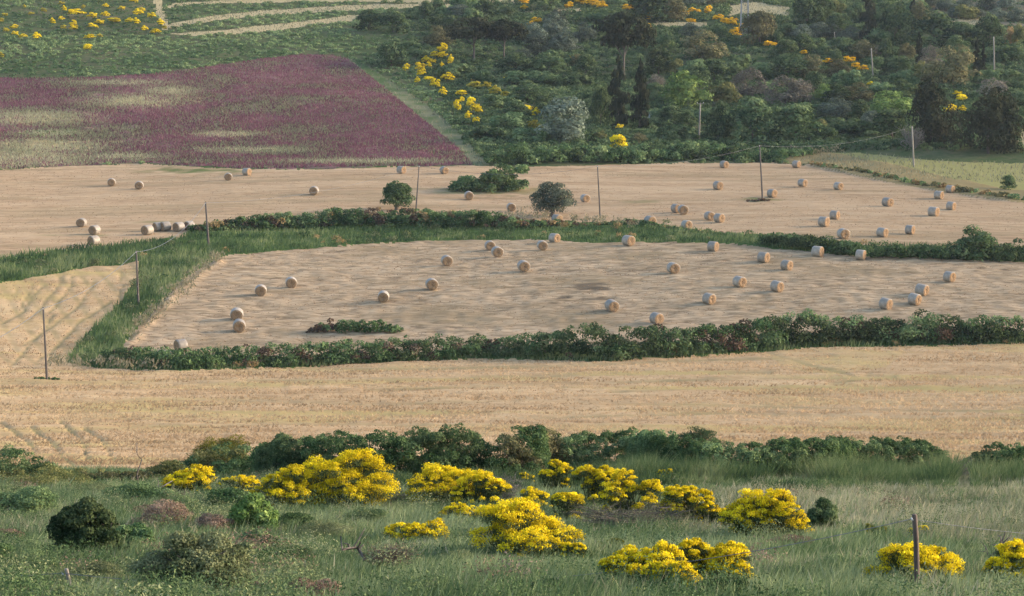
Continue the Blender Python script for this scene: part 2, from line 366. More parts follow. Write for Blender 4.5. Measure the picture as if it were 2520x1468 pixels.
    m = (z == 5); dz[m] = (.6 * (fbm(X / 3, Y / 3, 83, 2) - .5))[m]
    V = np.stack([X, Y, Z + dz], 1)
    nr, nc = U.shape
    a = (np.arange(nr - 1)[:, None] * nc + np.arange(nc - 1)[None]).ravel()
    Q = np.stack([a, a + 1, a + nc + 1, a + nc], 1)
    ctr = V[Q].mean(1); fz_ = zone_at(ctr[:, 0], ctr[:, 1])
    for k, nm in enumerate(ZN):
        q = Q[fz_ == k]
        if not len(q): continue
        used, inv = np.unique(q, return_inverse=True)
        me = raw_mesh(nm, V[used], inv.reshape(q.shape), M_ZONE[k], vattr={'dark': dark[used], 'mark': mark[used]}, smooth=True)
        set_props(link(nm, me), kind='structure')
build_ground()

# ------------------------------------------------------------------ foliage materials
FM = dict(
    oak=foliage('leaf_dark_green', [(.026, .052, .022), (.062, .102, .038), (.125, .170, .066)], .25, .20),
    olive=foliage('leaf_olive_grey', [(.058, .080, .056), (.100, .130, .090), (.155, .188, .130)], .25, .20),
    bush=foliage('leaf_mid_green', [(.046, .088, .033), (.098, .156, .058), (.172, .232, .090)], .25, .20),
    lime=foliage('leaf_lime_green', [(.080, .150, .032), (.155, .245, .050), (.240, .330, .080)]),
    yellowgreen=foliage('leaf_yellow_green', [(.100, .115, .036), (.165, .170, .050), (.235, .225, .075)]),
    brownish=foliage('leaf_brown_green', [(.060, .066, .034), (.110, .108, .052), (.165, .150, .075)], .25, .20),
    grey=foliage('twig_grey_brown', [(.105, .098, .076), (.165, .148, .115), (.230, .205, .160)]),
    pine=foliage('needle_dark', [(.018, .028, .014), (.032, .040, .020), (.060, .058, .028)], .15),
    cypress=foliage('needle_cypress', [(.010, .018, .010), (.017, .026, .013), (.034, .036, .018)], .1),
    pinkbrown=foliage('twig_pink_brown', [(.13, .085, .062), (.23, .160, .115), (.34, .250, .185)], .2),
    darkolive=foliage('leaf_dark_olive', [(.045, .058, .040), (.080, .098, .066), (.130, .150, .102)]),
    sagegreen=foliage('leaf_sage_green', [(.065, .090, .038), (.140, .165, .070), (.240, .260, .125)]),
    tan=foliage('leaf_tan', [(.170, .120, .055), (.240, .170, .080), (.310, .220, .110)]),
    bramble=foliage('leaf_bramble', [(.032, .072, .024), (.074, .132, .045), (.140, .210, .074)]),
    brown=foliage('twig_dry_brown', [(.070, .048, .034), (.120, .082, .058), (.190, .130, .090)], .15),
    yellow=foliage('blossom_yellow', [(.36, .28, .014), (.72, .55, .016), (.88, .72, .030)], .3, .04),
    palegold=foliage('blossom_pale_yellow', [(.26, .22, .025), (.40, .33, .035), (.52, .44, .06)], .3, .08),
    sun_tinted_yellow=foliage('blossom_painted_sunlit', [(.50, .29, .012), (.68, .42, .016), (.80, .52, .026)], .3, .05),  # yellow blossom recoloured as if lit by the low sun
    broomstem=foliage('broom_stem_green', [(.035, .055, .018), (.070, .095, .030), (.120, .140, .045)], .15),
    dullgold=foliage('blossom_faded', [(.10, .105, .020), (.17, .16, .026), (.24, .21, .035)], .3),
)
BARK = plain('bark', (.045, .035, .028), (.10, .08, .065), 6, (1, 1, .2))
BARKP = plain('bark_pale', (.12, .105, .09), (.22, .19, .165), 6, (1, 1, .2))
WOOD = plain('pole_wood', (.045, .036, .030), (.085, .070, .060), 4, (1, 1, .1))
WOODP = plain('pole_pale', (.15, .135, .11), (.25, .225, .19), 4, (1, 1, .1))
WEATHERED = plain('post_weathered', (.16, .13, .105), (.30, .25, .20), 12, (1, 1, .15))
POSTWOOD = plain('post_brown', (.045, .030, .024), (.11, .075, .058), 14, (1, 1, .12))
STEEL = plain('galvanised_steel', (.20, .205, .21), (.34, .34, .34), 9, (1, 1, 1), .5, .5)
WIRE = plain('wire_steel', (.10, .11, .12), (.18, .19, .20), 5, (1, 1, 1), .5, .6)
CERAMIC = plain('insulator_white', (.45, .45, .43), (.62, .61, .58), 5, (1, 1, 1), .35)
STONE = plain('stone_grey', (.15, .15, .15), (.32, .32, .32), 1.5)

# ------------------------------------------------------------------ plant shapes of unit size, shared by their copies
def dome_lobes(n, r0, r1, zlo=0.12, squash=1.0, seed=0):
    g = np.random.default_rng(seed); L = []
    for k in range(n):
        a = g.random() * 2 * math.pi; h = g.random() ** .8; rr = math.sqrt(max(0, 1 - h * h)) * (.62 + .3 * g.random())
        r = r0 + (r1 - r0) * g.random()
        L.append((.52 * rr * math.cos(a), .52 * rr * math.sin(a), zlo + (1 - zlo - r) * h * squash * (.8 + .25 * g.random()), r, r, r * (.75 + .3 * g.random())))
    for k in range(n // 4): L.append(((g.random() - .5) * .4, (g.random() - .5) * .4, zlo + .5 * g.random() * (1 - zlo), .24, .24, .24))
    return L
def spindle_lobes(n, seed):
    g = np.random.default_rng(seed); L = []
    for k in range(n):
        h = (k + g.random()) / n; w = .42 * (min(1, (1 - h) * 1.5) ** .7) * min(1, .55 + h * 2.2); a = g.random() * 6.28
        L.append((w * .55 * math.cos(a), w * .55 * math.sin(a), .03 + h * .93, w * .6 + .03, w * .6 + .03, .05))
    return L
def umbrella_lobes(n, seed, z0=.42):
    g = np.random.default_rng(seed); L = []
    for k in range(n):
        a = g.random() * 6.28; rr = .48 * math.sqrt(g.random()); z = z0 + (1 - z0) * (.15 + .72 * g.random()) * (1 - (rr / .62) ** 2 * .6)
        r = .09 + .07 * g.random(); L.append((rr * math.cos(a), rr * math.sin(a), z, r * 1.3, r * 1.3, r * .75))
    return L
def trunk_mesh(name, mat, top, seed, r=.035, limbs=4, spread=.3):
    g = np.random.default_rng(seed); b = MB()
    b.tube([(0, 0, -.04), (.01, .01, top * .5), (.0, .02, top)], [r * 1.4, r, r * .7])
    for k in range(limbs):
        a = 6.28 * (k + g.random() * .6) / limbs; z = top * (.55 + .4 * g.random())
        b.tube([(0, 0, z), (spread * .5 * math.cos(a), spread * .5 * math.sin(a), z + .16), (spread * math.cos(a), spread * math.sin(a), z + .30)], [r * .6, r * .42, r * .2], 5)
    return b.mesh(name, mat, True)
CROWN = {}
def crown(kind, mat, shape, nleaf, size, v, name):
    key = (kind, v)
    if key in CROWN: return CROWN[key]
    s = sum(map(ord, kind)) * 7 + v
    if shape == 'dome': L = dome_lobes(26, .13, .22, .03, 1.05, s)
    elif shape == 'spindle': L = spindle_lobes(34, s)
    elif shape == 'umbrella': L = umbrella_lobes(40, s)
    elif shape == 'low': L = [(x, y, z * .8, a, b, c) for x, y, z, a, b, c in dome_lobes(16, .12, .22, .05, 1, s)]
    V, Fc, tint, D = lobe_cloud(L, nleaf / len(L), size, .6, jitter=.2, flat=.42)
    CROWN[key] = raw_mesh(name, V, Fc, FM[mat], fattr={'tint': tint})
    return CROWN[key]

TREES = []          # (object, photo x, photo y of its middle, width, phrase, group) for the labels
def place(px, py, w, h, y0=25.0):
    p = unproject(px, py, y0); s = p.y / F
    return p, w * s, h * s
KIND = dict(        # kind: (name, category, look, material, shape, leaves, leaf size, bark, has own trunk)
    oak=('round_tree', 'tree', 'dark green round tree', 'oak', 'dome', 3000, .036, 1),
    olive=('olive_tree', 'tree', 'grey green olive tree', 'olive', 'dome', 2800, .034, 1),
    bush=('green_bush', 'bush', 'mid green bush', 'bush', 'low', 2400, .040, 0),
    lime=('lime_tree', 'tree', 'bright lime green tree', 'lime', 'dome', 2800, .036, 1),
    yellowgreen=('yellowish_bush', 'bush', 'yellowish green bush', 'yellowgreen', 'low', 2200, .04, 0),
    brownish=('brownish_tree', 'tree', 'brownish green tree', 'brownish', 'dome', 2800, .034, 1),
    grey=('bare_tree', 'tree', 'pale grey twiggy tree', 'grey', 'dome', 2400, .03, 1),
    pine=('pine_tree', 'tree', 'tall dark pine', 'pine', 'umbrella', 5000, .026, 1),
    bigpine=('pine_tree', 'tree', 'massive dark pine', 'pine', 'dome', 6000, .026, 1),
    cypress=('cypress_tree', 'tree', 'narrow dark cypress', 'cypress', 'spindle', 2600, .034, 1),
    tan=('tan_bush', 'bush', 'sunlit tan bush', 'tan', 'low', 900, .045, 0),
)
SRC = {}
def tree(kind, px, pb, w, h, label=None, group=None, depth=.9, extra=''):
    nm, cat, look, mat, shape, n, ls, hastrunk = KIND[kind]
    p, ww, hh = place(px, pb, w * (1.12 if w < 130 else 1), h * (1.15 if h < 90 else 1.03))
    v = random.randrange(3); key = (kind, v)
    small = w < 26
    if not hastrunk:
        o = link(nm, crown(kind, mat, shape, n, ls, v, 'bush_leaves'))
    elif key not in SRC:
        o = empty(nm, (0, 0, 0))
        cr = link('crown', crown(kind, mat, shape, n, ls, v, 'crown_leaves'), o)
        top = .5 if shape == 'umbrella' else .3
        tr = link('trunk', trunk_mesh('trunk_wood', BARK, top, v, .02 if shape != 'spindle' else .06, 4 if shape != 'spindle' else 0), o)
        SRC[key] = (o, cr, tr)
    else:
        so, sc, st = SRC[key]; o = so.copy(); C.objects.link(o)
        for ch in (sc, st):
            c = ch.copy(); C.objects.link(c); c.parent = o
    o.location = (p.x, p.y, p.z - .02 * hh); o.scale = (ww, ww * depth, hh); o.rotation_euler = (0, 0, 0 if w > 60 and False else random.random() * 6.28)
    if kind == 'cypress': o.scale = (ww * 1.15, ww * 1.15, hh)
    set_props(o, label, cat, group)
    if label is None: TREES.append((o, px, pb - h / 2, w, (extra + ' ' if extra else '') + look))
    return o

HILL_TREES = [
    # centre slope
    ('pine', 1165, 152, 115, 112), ('pine', 1240, 152, 95, 105), ('oak', 1048, 48, 45, 40), ('oak', 908, 76, 66, 46), ('oak', 966, 80, 76, 46), ('oak', 1193, 49, 55, 42),
    ('olive', 1310, 108, 62, 50), ('olive', 1365, 96, 62, 58), ('olive', 1388, 132, 74, 50), ('olive', 1322, 138, 74, 46), ('olive', 1370, 64, 56, 36), ('oak', 962, 165, 74, 62),
    ('bush', 1120, 190, 70, 44), ('bush', 1190, 208, 66, 46), ('bush', 1265, 212, 72, 46), ('bush', 1335, 215, 86, 50), ('bush', 1415, 218, 84, 48), ('oak', 1300, 250, 84, 46), ('bush', 1225, 265, 80, 44),
    ('olive', 1393, 352, 142, 112), ('bush', 1195, 345, 84, 44), ('bush', 1250, 318, 84, 56), ('bush', 1300, 352, 84, 50), ('oak', 1270, 180, 80, 44), ('oak', 1350, 178, 84, 42), ('bush', 1012, 140, 70, 44), ('brownish', 1080, 112, 76, 44),
    ('oak', 1440, 190, 70, 50), ('bush', 1475, 255, 60, 46), ('oak', 1110, 90, 70, 46), ('olive', 1130, 45, 52, 30), ('bush', 1250, 40, 50, 28),
    # pine and cypresses
    ('pine', 1535, 205, 140, 178), ('cypress', 1521, 320, 52, 182), ('cypress', 1576, 324, 42, 176), ('oak', 1478, 310, 56, 100), ('bush', 1612, 250, 62, 52), ('bush', 1625, 305, 60, 46), ('bush', 1660, 348, 76, 56),
    ('lime', 1685, 266, 108, 84), ('yellowgreen', 1775, 256, 84, 60), ('oak', 1768, 348, 68, 86), ('oak', 1850, 350, 134, 108), ('oak', 1962, 352, 112, 88), ('bush', 1905, 300, 70, 50), ('oak', 1690, 318, 52, 40),
    ('bush', 1810, 182, 82, 62), ('olive', 1700, 98, 54, 36), ('brownish', 1730, 148, 112, 66), ('oak', 1771, 100, 52, 36), ('oak', 1596, 56, 104, 66), ('brownish', 1660, 52, 64, 56), ('brownish', 1870, 112, 96, 86), ('oak', 1934, 150, 64, 48),
    ('oak', 1940, 194, 86, 54), ('brownish', 1996, 192, 64, 52), ('grey', 1842, 242, 80, 68), ('grey', 1932, 258, 86, 64), ('yellowgreen', 1666, 186, 42, 46), ('oak', 1620, 184, 74, 60), ('bush', 1712, 190, 86, 50), ('oak', 1757, 200, 74, 50), ('bush', 1874, 194, 66, 50),
    ('oak', 1640, 130, 60, 44), ('bush', 1480, 60, 70, 36), ('oak', 1430, 12, 60, 40), ('bush', 1530, 12, 60, 34), ('olive', 1700, 18, 60, 40), ('brownish', 1760, 14, 60, 40),
    # right slope
    ('cypress', 2134, 108, 40, 150), ('oak', 1985, 68, 74, 78), ('oak', 2028, 64, 56, 74), ('yellowgreen', 2056, 48, 52, 56), ('bush', 2102, 54, 62, 60), ('oak', 2064, 78, 60, 42), ('olive', 1972, 98, 54, 36), ('olive', 2012, 94, 54, 34), ('olive', 2050, 98, 50, 34), ('olive', 2088, 104, 60, 36),
    ('oak', 2202, 110, 92, 98), ('cypress', 2247, 46, 20, 46), ('brownish', 2262, 60, 50, 50), ('oak', 2298, 114, 92, 76), ('cypress', 2262, 160, 22, 72), ('oak', 2366, 114, 90, 52), ('oak', 2436, 118, 82, 72), ('tan', 2485, 110, 28, 58), ('yellowgreen', 2513, 112, 40, 60),
    ('cypress', 2403, 194, 22, 102), ('cypress', 2419, 192, 18, 78), ('brownish', 2346, 208, 116, 98), ('bush', 2482, 152, 80, 50), ('oak', 2184, 192, 36, 44), ('oak', 2059, 164, 30, 38), ('oak', 2180, 152, 46, 50), ('brownish', 2120, 148, 70, 44), ('bush', 2003, 124, 66, 40),
    ('brownish', 2230, 152, 50, 46), ('grey', 2290, 168, 50, 50), ('bush', 2086, 218, 82, 56), ('brownish', 2060, 190, 60, 40), ('lime', 2028, 250, 46, 40), ('lime', 2190, 288, 94, 60), ('bush', 1992, 290, 84, 50), ('olive', 2060, 294, 84, 50), ('oak', 2115, 304, 54, 52), ('brownish', 2110, 252, 90, 44),
    ('bush', 2085, 340, 116, 62), ('oak', 2196, 340, 106, 66), ('bush', 2230, 210, 70, 46), ('yellowgreen', 2270, 200, 64, 36), ('bigpine', 2290, 360, 140, 158), ('bigpine', 2432, 378, 156, 172), ('bush', 2430, 205, 60, 44), ('bush', 2492, 215, 72, 50), ('bush', 2170, 235, 70, 40),
    ('olive', 2325, 26, 46, 28), ('olive', 2374, 24, 46, 28), ('olive', 2428, 26, 46, 28), ('olive', 2480, 24, 50, 30), ('olive', 2350, 46, 44, 26), ('olive', 2405, 46, 46, 26), ('olive', 2458, 52, 50, 30), ('olive', 2502, 56, 50, 32), ('olive', 2290, 18, 44, 28), ('bush', 2350, 80, 60, 30),
    ('bush', 2148, 350, 80, 32), ('oak', 2030, 352, 70, 40),
]
FAR_BROOM = [
    (1089, 135, 26, 18), (1074, 150, 30, 14), (1092, 147, 20, 12), (1048, 162, 20, 14), (1062, 165, 20, 14), (1055, 174, 16, 12), (1034, 182, 22, 20), (1038, 195, 20, 18), (1000, 183, 16, 16), (1088, 172, 15, 10), (1109, 168, 16, 20), (1117, 190, 18, 11), (1027, 212, 14, 13),
    (1055, 204, 25, 9), (1102, 208, 32, 17), (1071, 226, 24, 21), (1090, 244, 18, 17), (1135, 243, 25, 13), (1135, 261, 16, 13), (1125, 284, 17, 24), (1158, 274, 24, 24), (1172, 288, 28, 22), (1151, 302, 22, 16), (1172, 310, 17, 12), (1163, 208, 16, 10), (1180, 204, 18, 12), (1168, 225, 30, 16),
    (1198, 225, 24, 14), (1219, 241, 24, 18), (1243, 247, 20, 14), (1248, 208, 18, 12), (1299, 281, 27, 14), (1320, 296, 18, 18), (1320, 63, 26, 12), (1305, 70, 16, 10), (1275, 98, 16, 12), (1412, 157, 24, 14), (1444, 164, 12, 10),
    (1400, 27, 22, 14), (1437, 20, 36, 17), (1462, 24, 26, 18), (1480, 28, 24, 16), (1545, 32, 28, 13), (1598, 58, 20, 16), (1665, 46, 28, 14), (1684, 45, 22, 12), (1708, 42, 28, 12), (1743, 46, 18, 18), (1768, 60, 26, 12), (1784, 68, 22, 12), (1803, 76, 24, 18), (1824, 82, 16, 14), (1810, 102, 30, 18), (1700, 66, 24, 10),
    (1894, 126, 28, 13), (1978, 145, 16, 10), (2037, 167, 26, 10), (2089, 166, 28, 15), (2106, 180, 22, 13), (2122, 186, 24, 13), (2141, 223, 14, 10), (1525, 327, 18, 12),
    (2356, 246, 20, 10), (2366, 262, 24, 16), (2338, 292, 30, 18), (2368, 288, 20, 12), (1290, 17, 26, 15), (1290, 30, 18, 10), (1590, 76, 22, 12),
]
def fill_trees():
    g = random.Random(23); out = []
    for gy in range(16, 345, 24):
        for gx in range(1010, 2530, 48):
            x = gx + g.uniform(-22, 22); y = gy + g.uniform(-11, 11)
            if x < 1075 + max(0, y - 90) * .78 or (y > 325 and x > 2200): continue
            if any(abs(x - t[1]) < t[3] * .42 and abs(y - (t[2] - t[4] * .4)) < t[4] * .45 for t in HILL_TREES + out): continue
            if any(abs(x - b[0]) < 26 and -18 < y - b[1] < 40 for b in FAR_BROOM): continue
            if any(p[0][0] < x < p[1][0] and p[0][1] < y < p[1][1] for p in (((1775, 0), (1960, 62)), ((1600, 50), (1750, 95)), ((1280, 10), (1450, 60)), ((2330, 30), (2450, 90)))): continue
            k = g.choice(['oak', 'bush', 'bush', 'olive', 'oak', 'brownish', 'bush', 'yellowgreen', 'oak', 'grey'] if x > 1450 else ['bush', 'oak', 'bush', 'olive', 'bush', 'brownish'])
            w = g.uniform(44, 74); out.append((k, x, y + 22, w, w * g.uniform(.58, .8)))
    return out


NAMED = {('pine', 1535): 'tallest umbrella shaped dark pine, behind the two tall cypresses', ('cypress', 1521): 'left one of the two tall dark cypresses mid slope', ('cypress', 1576): 'right one of the two tall dark cypresses mid slope',
         ('lime', 1685): 'largest bright lime green tree, above the white pole', ('olive', 1393): 'biggest pale grey olive tree, left of the two tall cypresses', ('bigpine', 2290): 'massive dark pine, left of the pair by the pasture',
         ('bigpine', 2432): 'massive dark pine, right of the pair by the pasture', ('cypress', 2134): 'tall dark cypress cut by the top edge', ('pine', 1165): 'dark pine, left of the pair on the upper centre slope', ('pine', 1240): 'dark pine, right of the pair on the upper centre slope',
         ('cypress', 2403): 'taller of two thin cypresses beside the thin grey pole near the right edge', ('cypress', 2419): 'shorter of two thin cypresses beside the thin grey pole near the right edge'}
for t in HILL_TREES + fill_trees(): tree(*t[:5], NAMED.get((t[0], t[1])), 'trees and bushes of the wooded slope' if (t[0], t[1]) in NAMED else None)

# ------------------------------------------------------------------ broom in flower on the far slopes
def far_broom(v, mat):
    key = ('broom' + mat, v)
    if key in CROWN: return CROWN[key]
    L = np.array([(x, y, z, a, b, c) for x, y, z, a, b, c in dome_lobes(11, .16, .24, .10, 1, 300 + v)])
    V, Fc, ti, D = lobe_cloud(L, 70, .055, .7)
    k = (np.arange(len(Fc)) % 97 / 97.0 * .5 + D[:, 2]) > .12
    CROWN[key] = raw_mesh('broom_leaves', V, Fc, [FM['broomstem'], FM[mat]], fattr={'tint': ti}, midx=k.astype(int))
    return CROWN[key]
LEFT_BROOM = [
    (331, 14, 20, 13), (186, 45, 40, 14), (149, 4, 16, 9), (151, 17, 14, 8), (119, 6, 14, 8), (240, 7, 22, 9), (107, 36, 14, 9), (158, 34, 16, 11), (228, 51, 22, 12), (259, 48, 22, 11), (282, 61, 34, 10), (349, 34, 16, 10), (340, 45, 24, 14), (373, 51, 20, 12), (319, 62, 20, 10), (336, 67, 24, 13), (356, 83, 18, 11),
    (396, 70, 26, 13), (383, 89, 24, 11), (129, 66, 18, 12), (151, 56, 16, 9), (181, 70, 18, 12), (156, 79, 14, 11), (181, 81, 18, 14), (228, 76, 22, 12), (245, 66, 22, 10), (35, 78, 18, 10), (15, 85, 14, 10), (37, 93, 16, 9), (57, 100, 18, 9), (91, 104, 24, 14), (222, 102, 26, 11), (215, 131, 24, 15), (245, 98, 13, 9),
    (3, 62, 14, 10), (2, 150, 14, 12), (205, 27, 14, 8), (60, 25, 12, 7), (12, 46, 14, 8), (77, 42, 14, 7), (300, 30, 16, 8), (260, 24, 16, 8), (405, 78, 14, 9),
]
def place_broom(px, pb, w, h, mat, label=None, group=None):
    p, ww, hh = place(px, pb, w * 1.22, h * 1.25)
    o = link('broom_shrub', far_broom(random.randrange(4), mat)); o.location = (p.x, p.y, p.z + (.4 if px < 1700 else .9) + .15 * hh)
    o.scale = (ww * .92, ww * .8, hh * 1.05); o.rotation_euler = (0, 0, random.random() * 6.28)
    set_props(o, label, 'shrub', group); return o
for px, pb, w, h in FAR_BROOM:
    sun_tinted = pb < 200 and px > 1280  # upper brooms get warm evening sunlight painted into their blossom colour
    o = place_broom(px, pb, w, h, 'sun_tinted_yellow' if sun_tinted else ('palegold' if px > 1160 and px < 1260 and pb < 250 else 'yellow'))
    TREES.append((o, px, pb - h / 2, w, 'sunlight tinted broom shrub' if sun_tinted else 'yellow flowering broom shrub'))
for px, pb, w, h in LEFT_BROOM:
    o = place_broom(px, pb, w, h, 'palegold' if w < 15 else 'yellow'); TREES.append((o, px, pb - h / 2, w, 'pale yellow broom shrub' if w < 15 else 'yellow flowering broom shrub'))
place_broom(1313, 328, 36, 20, 'dullgold', 'dull olive yellow broom shrub at the left foot of the big grey olive tree')
place_broom(1524, 388, 46, 40, 'yellow', 'bright yellow broom shrub standing alone in the green bank above the stubble')

# ------------------------------------------------------------------ ground cover nobody could count
def scatter(n, y0, y1, u=.28, power=1.0):
    Y = (y0 ** power + rng.random(n) * (y1 ** power - y0 ** power)) ** (1 / power)
    X = (rng.random(n) * 2 - 1) * u * Y
    return X, Y
def undergrowth():
    """Low scrub between the trees: thousands of leafy hummocks."""
    X, Y = scatter(26000, 405, 730, .30)
    Z = ground(X, Y); z = zone_at(X, Y, Z); px, py = project(X, Y, Z)
    k = (z == 6) | ((z == 11) & (rng.random(len(X)) < .35)); k &= ~((px > 1950) & (py > 372))
    X, Y, Z, px, py, zz = X[k], Y[k], Z[k], px[k], py[k], z[k]
    left = px < 1000 + (py - 100) * .6
    patch = fbm(X / 26, Y / 26, 91, 2)
    r = np.where(left, .35 + .7 * rng.random(len(X)), .5 + 1.0 * rng.random(len(X))) * (.6 + .9 * patch)
    hgt = r * np.where(left, .45, .6)
    for nm, lab, mat, sel, per in (('scrub', 'low green scrub covering the slope', 'bush', left, 20), ('undergrowth', 'dense dark scrub between the trees of the wooded slope', 'oak', ~left & (patch < .62), 40), ('low_scrub', 'mid green low scrub among the trees of the wooded slope', 'bush', ~left & (patch >= .62), 40)):
        L = np.stack([X, Y, Z + hgt * .25, r, r, hgt], 1)[sel]
        V, Fc, ti, D = lobe_cloud(L, per, .26 if 'scrub' == nm else .30, .6, jitter=.3)
        if nm == 'scrub':
            pt = np.repeat(patch[sel], np.maximum(6, (per * (L[:, 3] * L[:, 5]) / (L[:, 3] * L[:, 5]).mean()).astype(int)))
            ti = np.clip(ti + (pt - .5) * 1.6, 0, 1)
        set_props(link(nm, raw_mesh(nm, V, Fc, FM[mat], fattr={'tint': ti})), lab, 'scrub', kind='stuff')
undergrowth()

def blades(X, Y, Z, h, w, lean=.25, wind=(.18, 0), tint=None):
    n = len(X); a = rng.random(n) * 6.28
    h = h * (.55 + .7 * rng.random(n)); w = w * (.6 + .8 * rng.random(n))
    dx, dy = np.cos(a) * w / 2, np.sin(a) * w / 2 * .5
    lx = (rng.normal(size=n) * lean + wind[0]) * h; ly = (rng.normal(size=n) * lean + wind[1]) * h
    m = lambda t, s: (X + lx * t + dx * s, Y + ly * t + dy * s, Z + h * (t if t < .6 else t - .08 * t))
    P = [np.stack(m(0, -1), 1), np.stack(m(0, 1), 1), np.stack(m(.35, .8), 1), np.stack(m(.35, -.8), 1), np.stack([X + lx * 1.15, Y + ly * 1.15, Z + h * .92], 1)]
    V = np.stack(P, 1).reshape(-1, 3); b = np.arange(n) * 5
    Fq = np.stack([b, b + 1, b + 2, b + 3], 1); Ft = np.stack([b + 3, b + 2, b + 4], 1)
    if tint is None: tint = np.clip(.5 + .25 * rng.normal(size=n), 0, 1)
    return V, [Fq, Ft], np.concatenate([tint, tint])
GREEN = foliage('grass_blade_green', [(.070, .120, .044), (.150, .210, .080), (.270, .320, .145)], .3)
BANKG = foliage('grass_blade_bank', [(.040, .075, .028), (.090, .138, .046), (.185, .215, .085)], .3)
DRYG = foliage('grass_blade_dry', [(.150, .155, .090), (.240, .230, .140), (.360, .330, .210)], .25)
STRAW = foliage('straw_blade', [(.29, .205, .120), (.385, .275, .162), (.46, .34, .208)], .5)
STUB = foliage('stubble_blade', [(.24, .165, .10), (.33, .235, .15), (.42, .31, .205)], .5)
FLOW = foliage('purple_flower_head', [(.120, .058, .066), (.205, .086, .108), (.295, .146, .170)], .25)
PLUME = foliage('grass_plume_pale', [(.20, .18, .10), (.30, .26, .16), (.40, .35, .23)], .3)
def stuff(name, label, mat, V, Fc, ti, cat='grass'):
    return set_props(link(name, raw_mesh(name, V, Fc, mat, fattr={'tint': ti})), label, cat, kind='stuff')

def field_cover():
    X, Y = scatter(330000, 120, 430, .27, 1.0); Z = ground(X, Y); z = zone_at(X, Y, Z); px, py = project(X, Y, Z)
    k = z == 5                                                    # grass on the banks between the fields
    tn = np.clip(.42 + (fbm(X / 5, Y / 5, 95, 3) - .5) * 2.2 + (vn(X / .8, Y / 1.5, 94) - .5) * .5 + .16 * rng.normal(size=len(X)), 0, 1)
    verge = (px < 560) & (py > 600); tn = np.clip(tn + .55 * np.clip(1 - near_line(px, py, [(535, 640), (430, 708), (375, 768), (312, 842)]) / 42, 0, 1), 0, 1)
    stuff('bank_grass', 'tall fresh green grass on the banks between the fields', BANKG, *blades(X[k], Y[k], Z[k], np.where(verge, .95, np.where((py < 562) & (px > 480), .35, .7))[k] * (.6 + .8 * fbm(X / 4, Y / 4, 96, 2))[k], .16, .22, (.1, 0), tn[k]))
    k = (z == 1) & (rng.random(len(X)) < .85)
    dk = np.zeros(len(X)); lx = px + (vn(Y / 4, X / 4, 31) - .5) * 10
    for p in TRAMS: dk = np.maximum(dk, np.clip(1 - near_line(lx, py, p) / 5.0, 0, 1))
    g2 = np.zeros(len(X)); ly = py + (vn(X / 9, Y * 0, 33) - .5) * 9
    for p in SWATHS: g2 = np.maximum(g2, np.clip(1 - near_line(px, ly, p) / 6, 0, 1))
    rowl = np.abs(((X * .93 + Y * .36 + 0.7 * vn(X / 12, Y / 12, 39)) / 2.6) % 1 - .5) * 2; k &= ~((px < 345) & (py < 905) & (rowl < .34))
    k &= (dk < .12) & (rng.random(len(X)) > g2 * 1.3)
    tw = np.clip(.5 + .20 * np.sin((Y + 5 * fbm(X / 40, Y / 30, 58, 2)) * 2 * np.pi / 3.4) * (px > 300) + (fbm(X / 26, Y / 3.2, 97, 3) - .5) * 2.0 + .12 * rng.normal(size=len(X)), 0, 1)
    stuff('wheat_stalks', 'ripe golden wheat stalks standing in the near field', STRAW, *blades(X[k], Y[k], Z[k] - .05, np.full(k.sum(), .24), .14, .6, (.2, 0), tw[k]), cat='crop')
    k = ((z == 2) | (z == 3)) & (rng.random(len(X)) < np.where(z == 2, .4, .25))
    ts = np.clip(.5 + (fbm(X / 3, Y / 2, 98, 2) - .5) * 1.3 + .22 * rng.normal(size=len(X)), 0, 1)
    stuff('cut_straw', 'loose cut straw lying on the stubble fields', STUB, *blades(X[k], Y[k], Z[k] - .02, np.full(k.sum(), .10), .14, 1.2, (0, 0), ts[k]), cat='straw')
    X, Y = scatter(260000, 395, 590, .27, 1.0); X = -np.abs(X) + .10 * Y * rng.random(len(X)) * 0; Z = ground(X, Y); z = zone_at(X, Y, Z); px, py = project(X, Y, Z)
    fl = fbm(X / 9, Y / 12, 99, 3)
    pale = np.zeros(len(X))
    for (cx, cy, rx, ry) in ((80, 292, 190, 24), (330, 250, 160, 20), (420, 225, 90, 14), (560, 332, 110, 9), (110, 362, 190, 24), (60, 392, 240, 32), (620, 372, 170, 10), (300, 205, 150, 9), (120, 330, 120, 12), (300, 387, 130, 12), (900, 399, 260, 8)):
        pale = np.maximum(pale, np.clip(1.25 - np.hypot((px - cx) / rx, (py - cy) / ry) + (fl - .5) * .9, 0, 1))
    k = (z == 4) & (rng.random(len(X)) < np.clip(.66 - .75 * pale + (fl - .5) * 1.5, .05, .85))
    stuff('purple_flowers', 'massed purple flower heads colouring the hillside field', FLOW, *blades(X[k], Y[k], Z[k], np.full(k.sum(), .5), .24, .3, (0, 0), np.clip(.45 + (fl[k] - .5) * 1.4 + .2 * rng.normal(size=k.sum()), 0, 1)), cat='flowers')
    k2 = (z == 4) & ~k & (rng.random(len(X)) < .8)
    stuff('field_grass', 'pale grass between the purple flower drifts', DRYG, *blades(X[k2], Y[k2], Z[k2], np.full(k2.sum(), .55), .17, .3, (0, 0), np.clip(pale[k2] * .75 + .2 * rng.normal(size=k2.sum()), 0, 1)))
    X, Y = scatter(120000, 380, 700, .28); Z = ground(X, Y); z = zone_at(X, Y, Z)
    k = (z == 8) | (z == 9) & (rng.random(len(X)) < .6) | (z == 10) | (z == 7) & (rng.random(len(X)) < .35)
    stuff('dry_grass', 'dry straw coloured grass along the track and the terraces', DRYG, *blades(X[k], Y[k], Z[k], np.full(k.sum(), .6), .20, .3, (0, 0)))
field_cover()
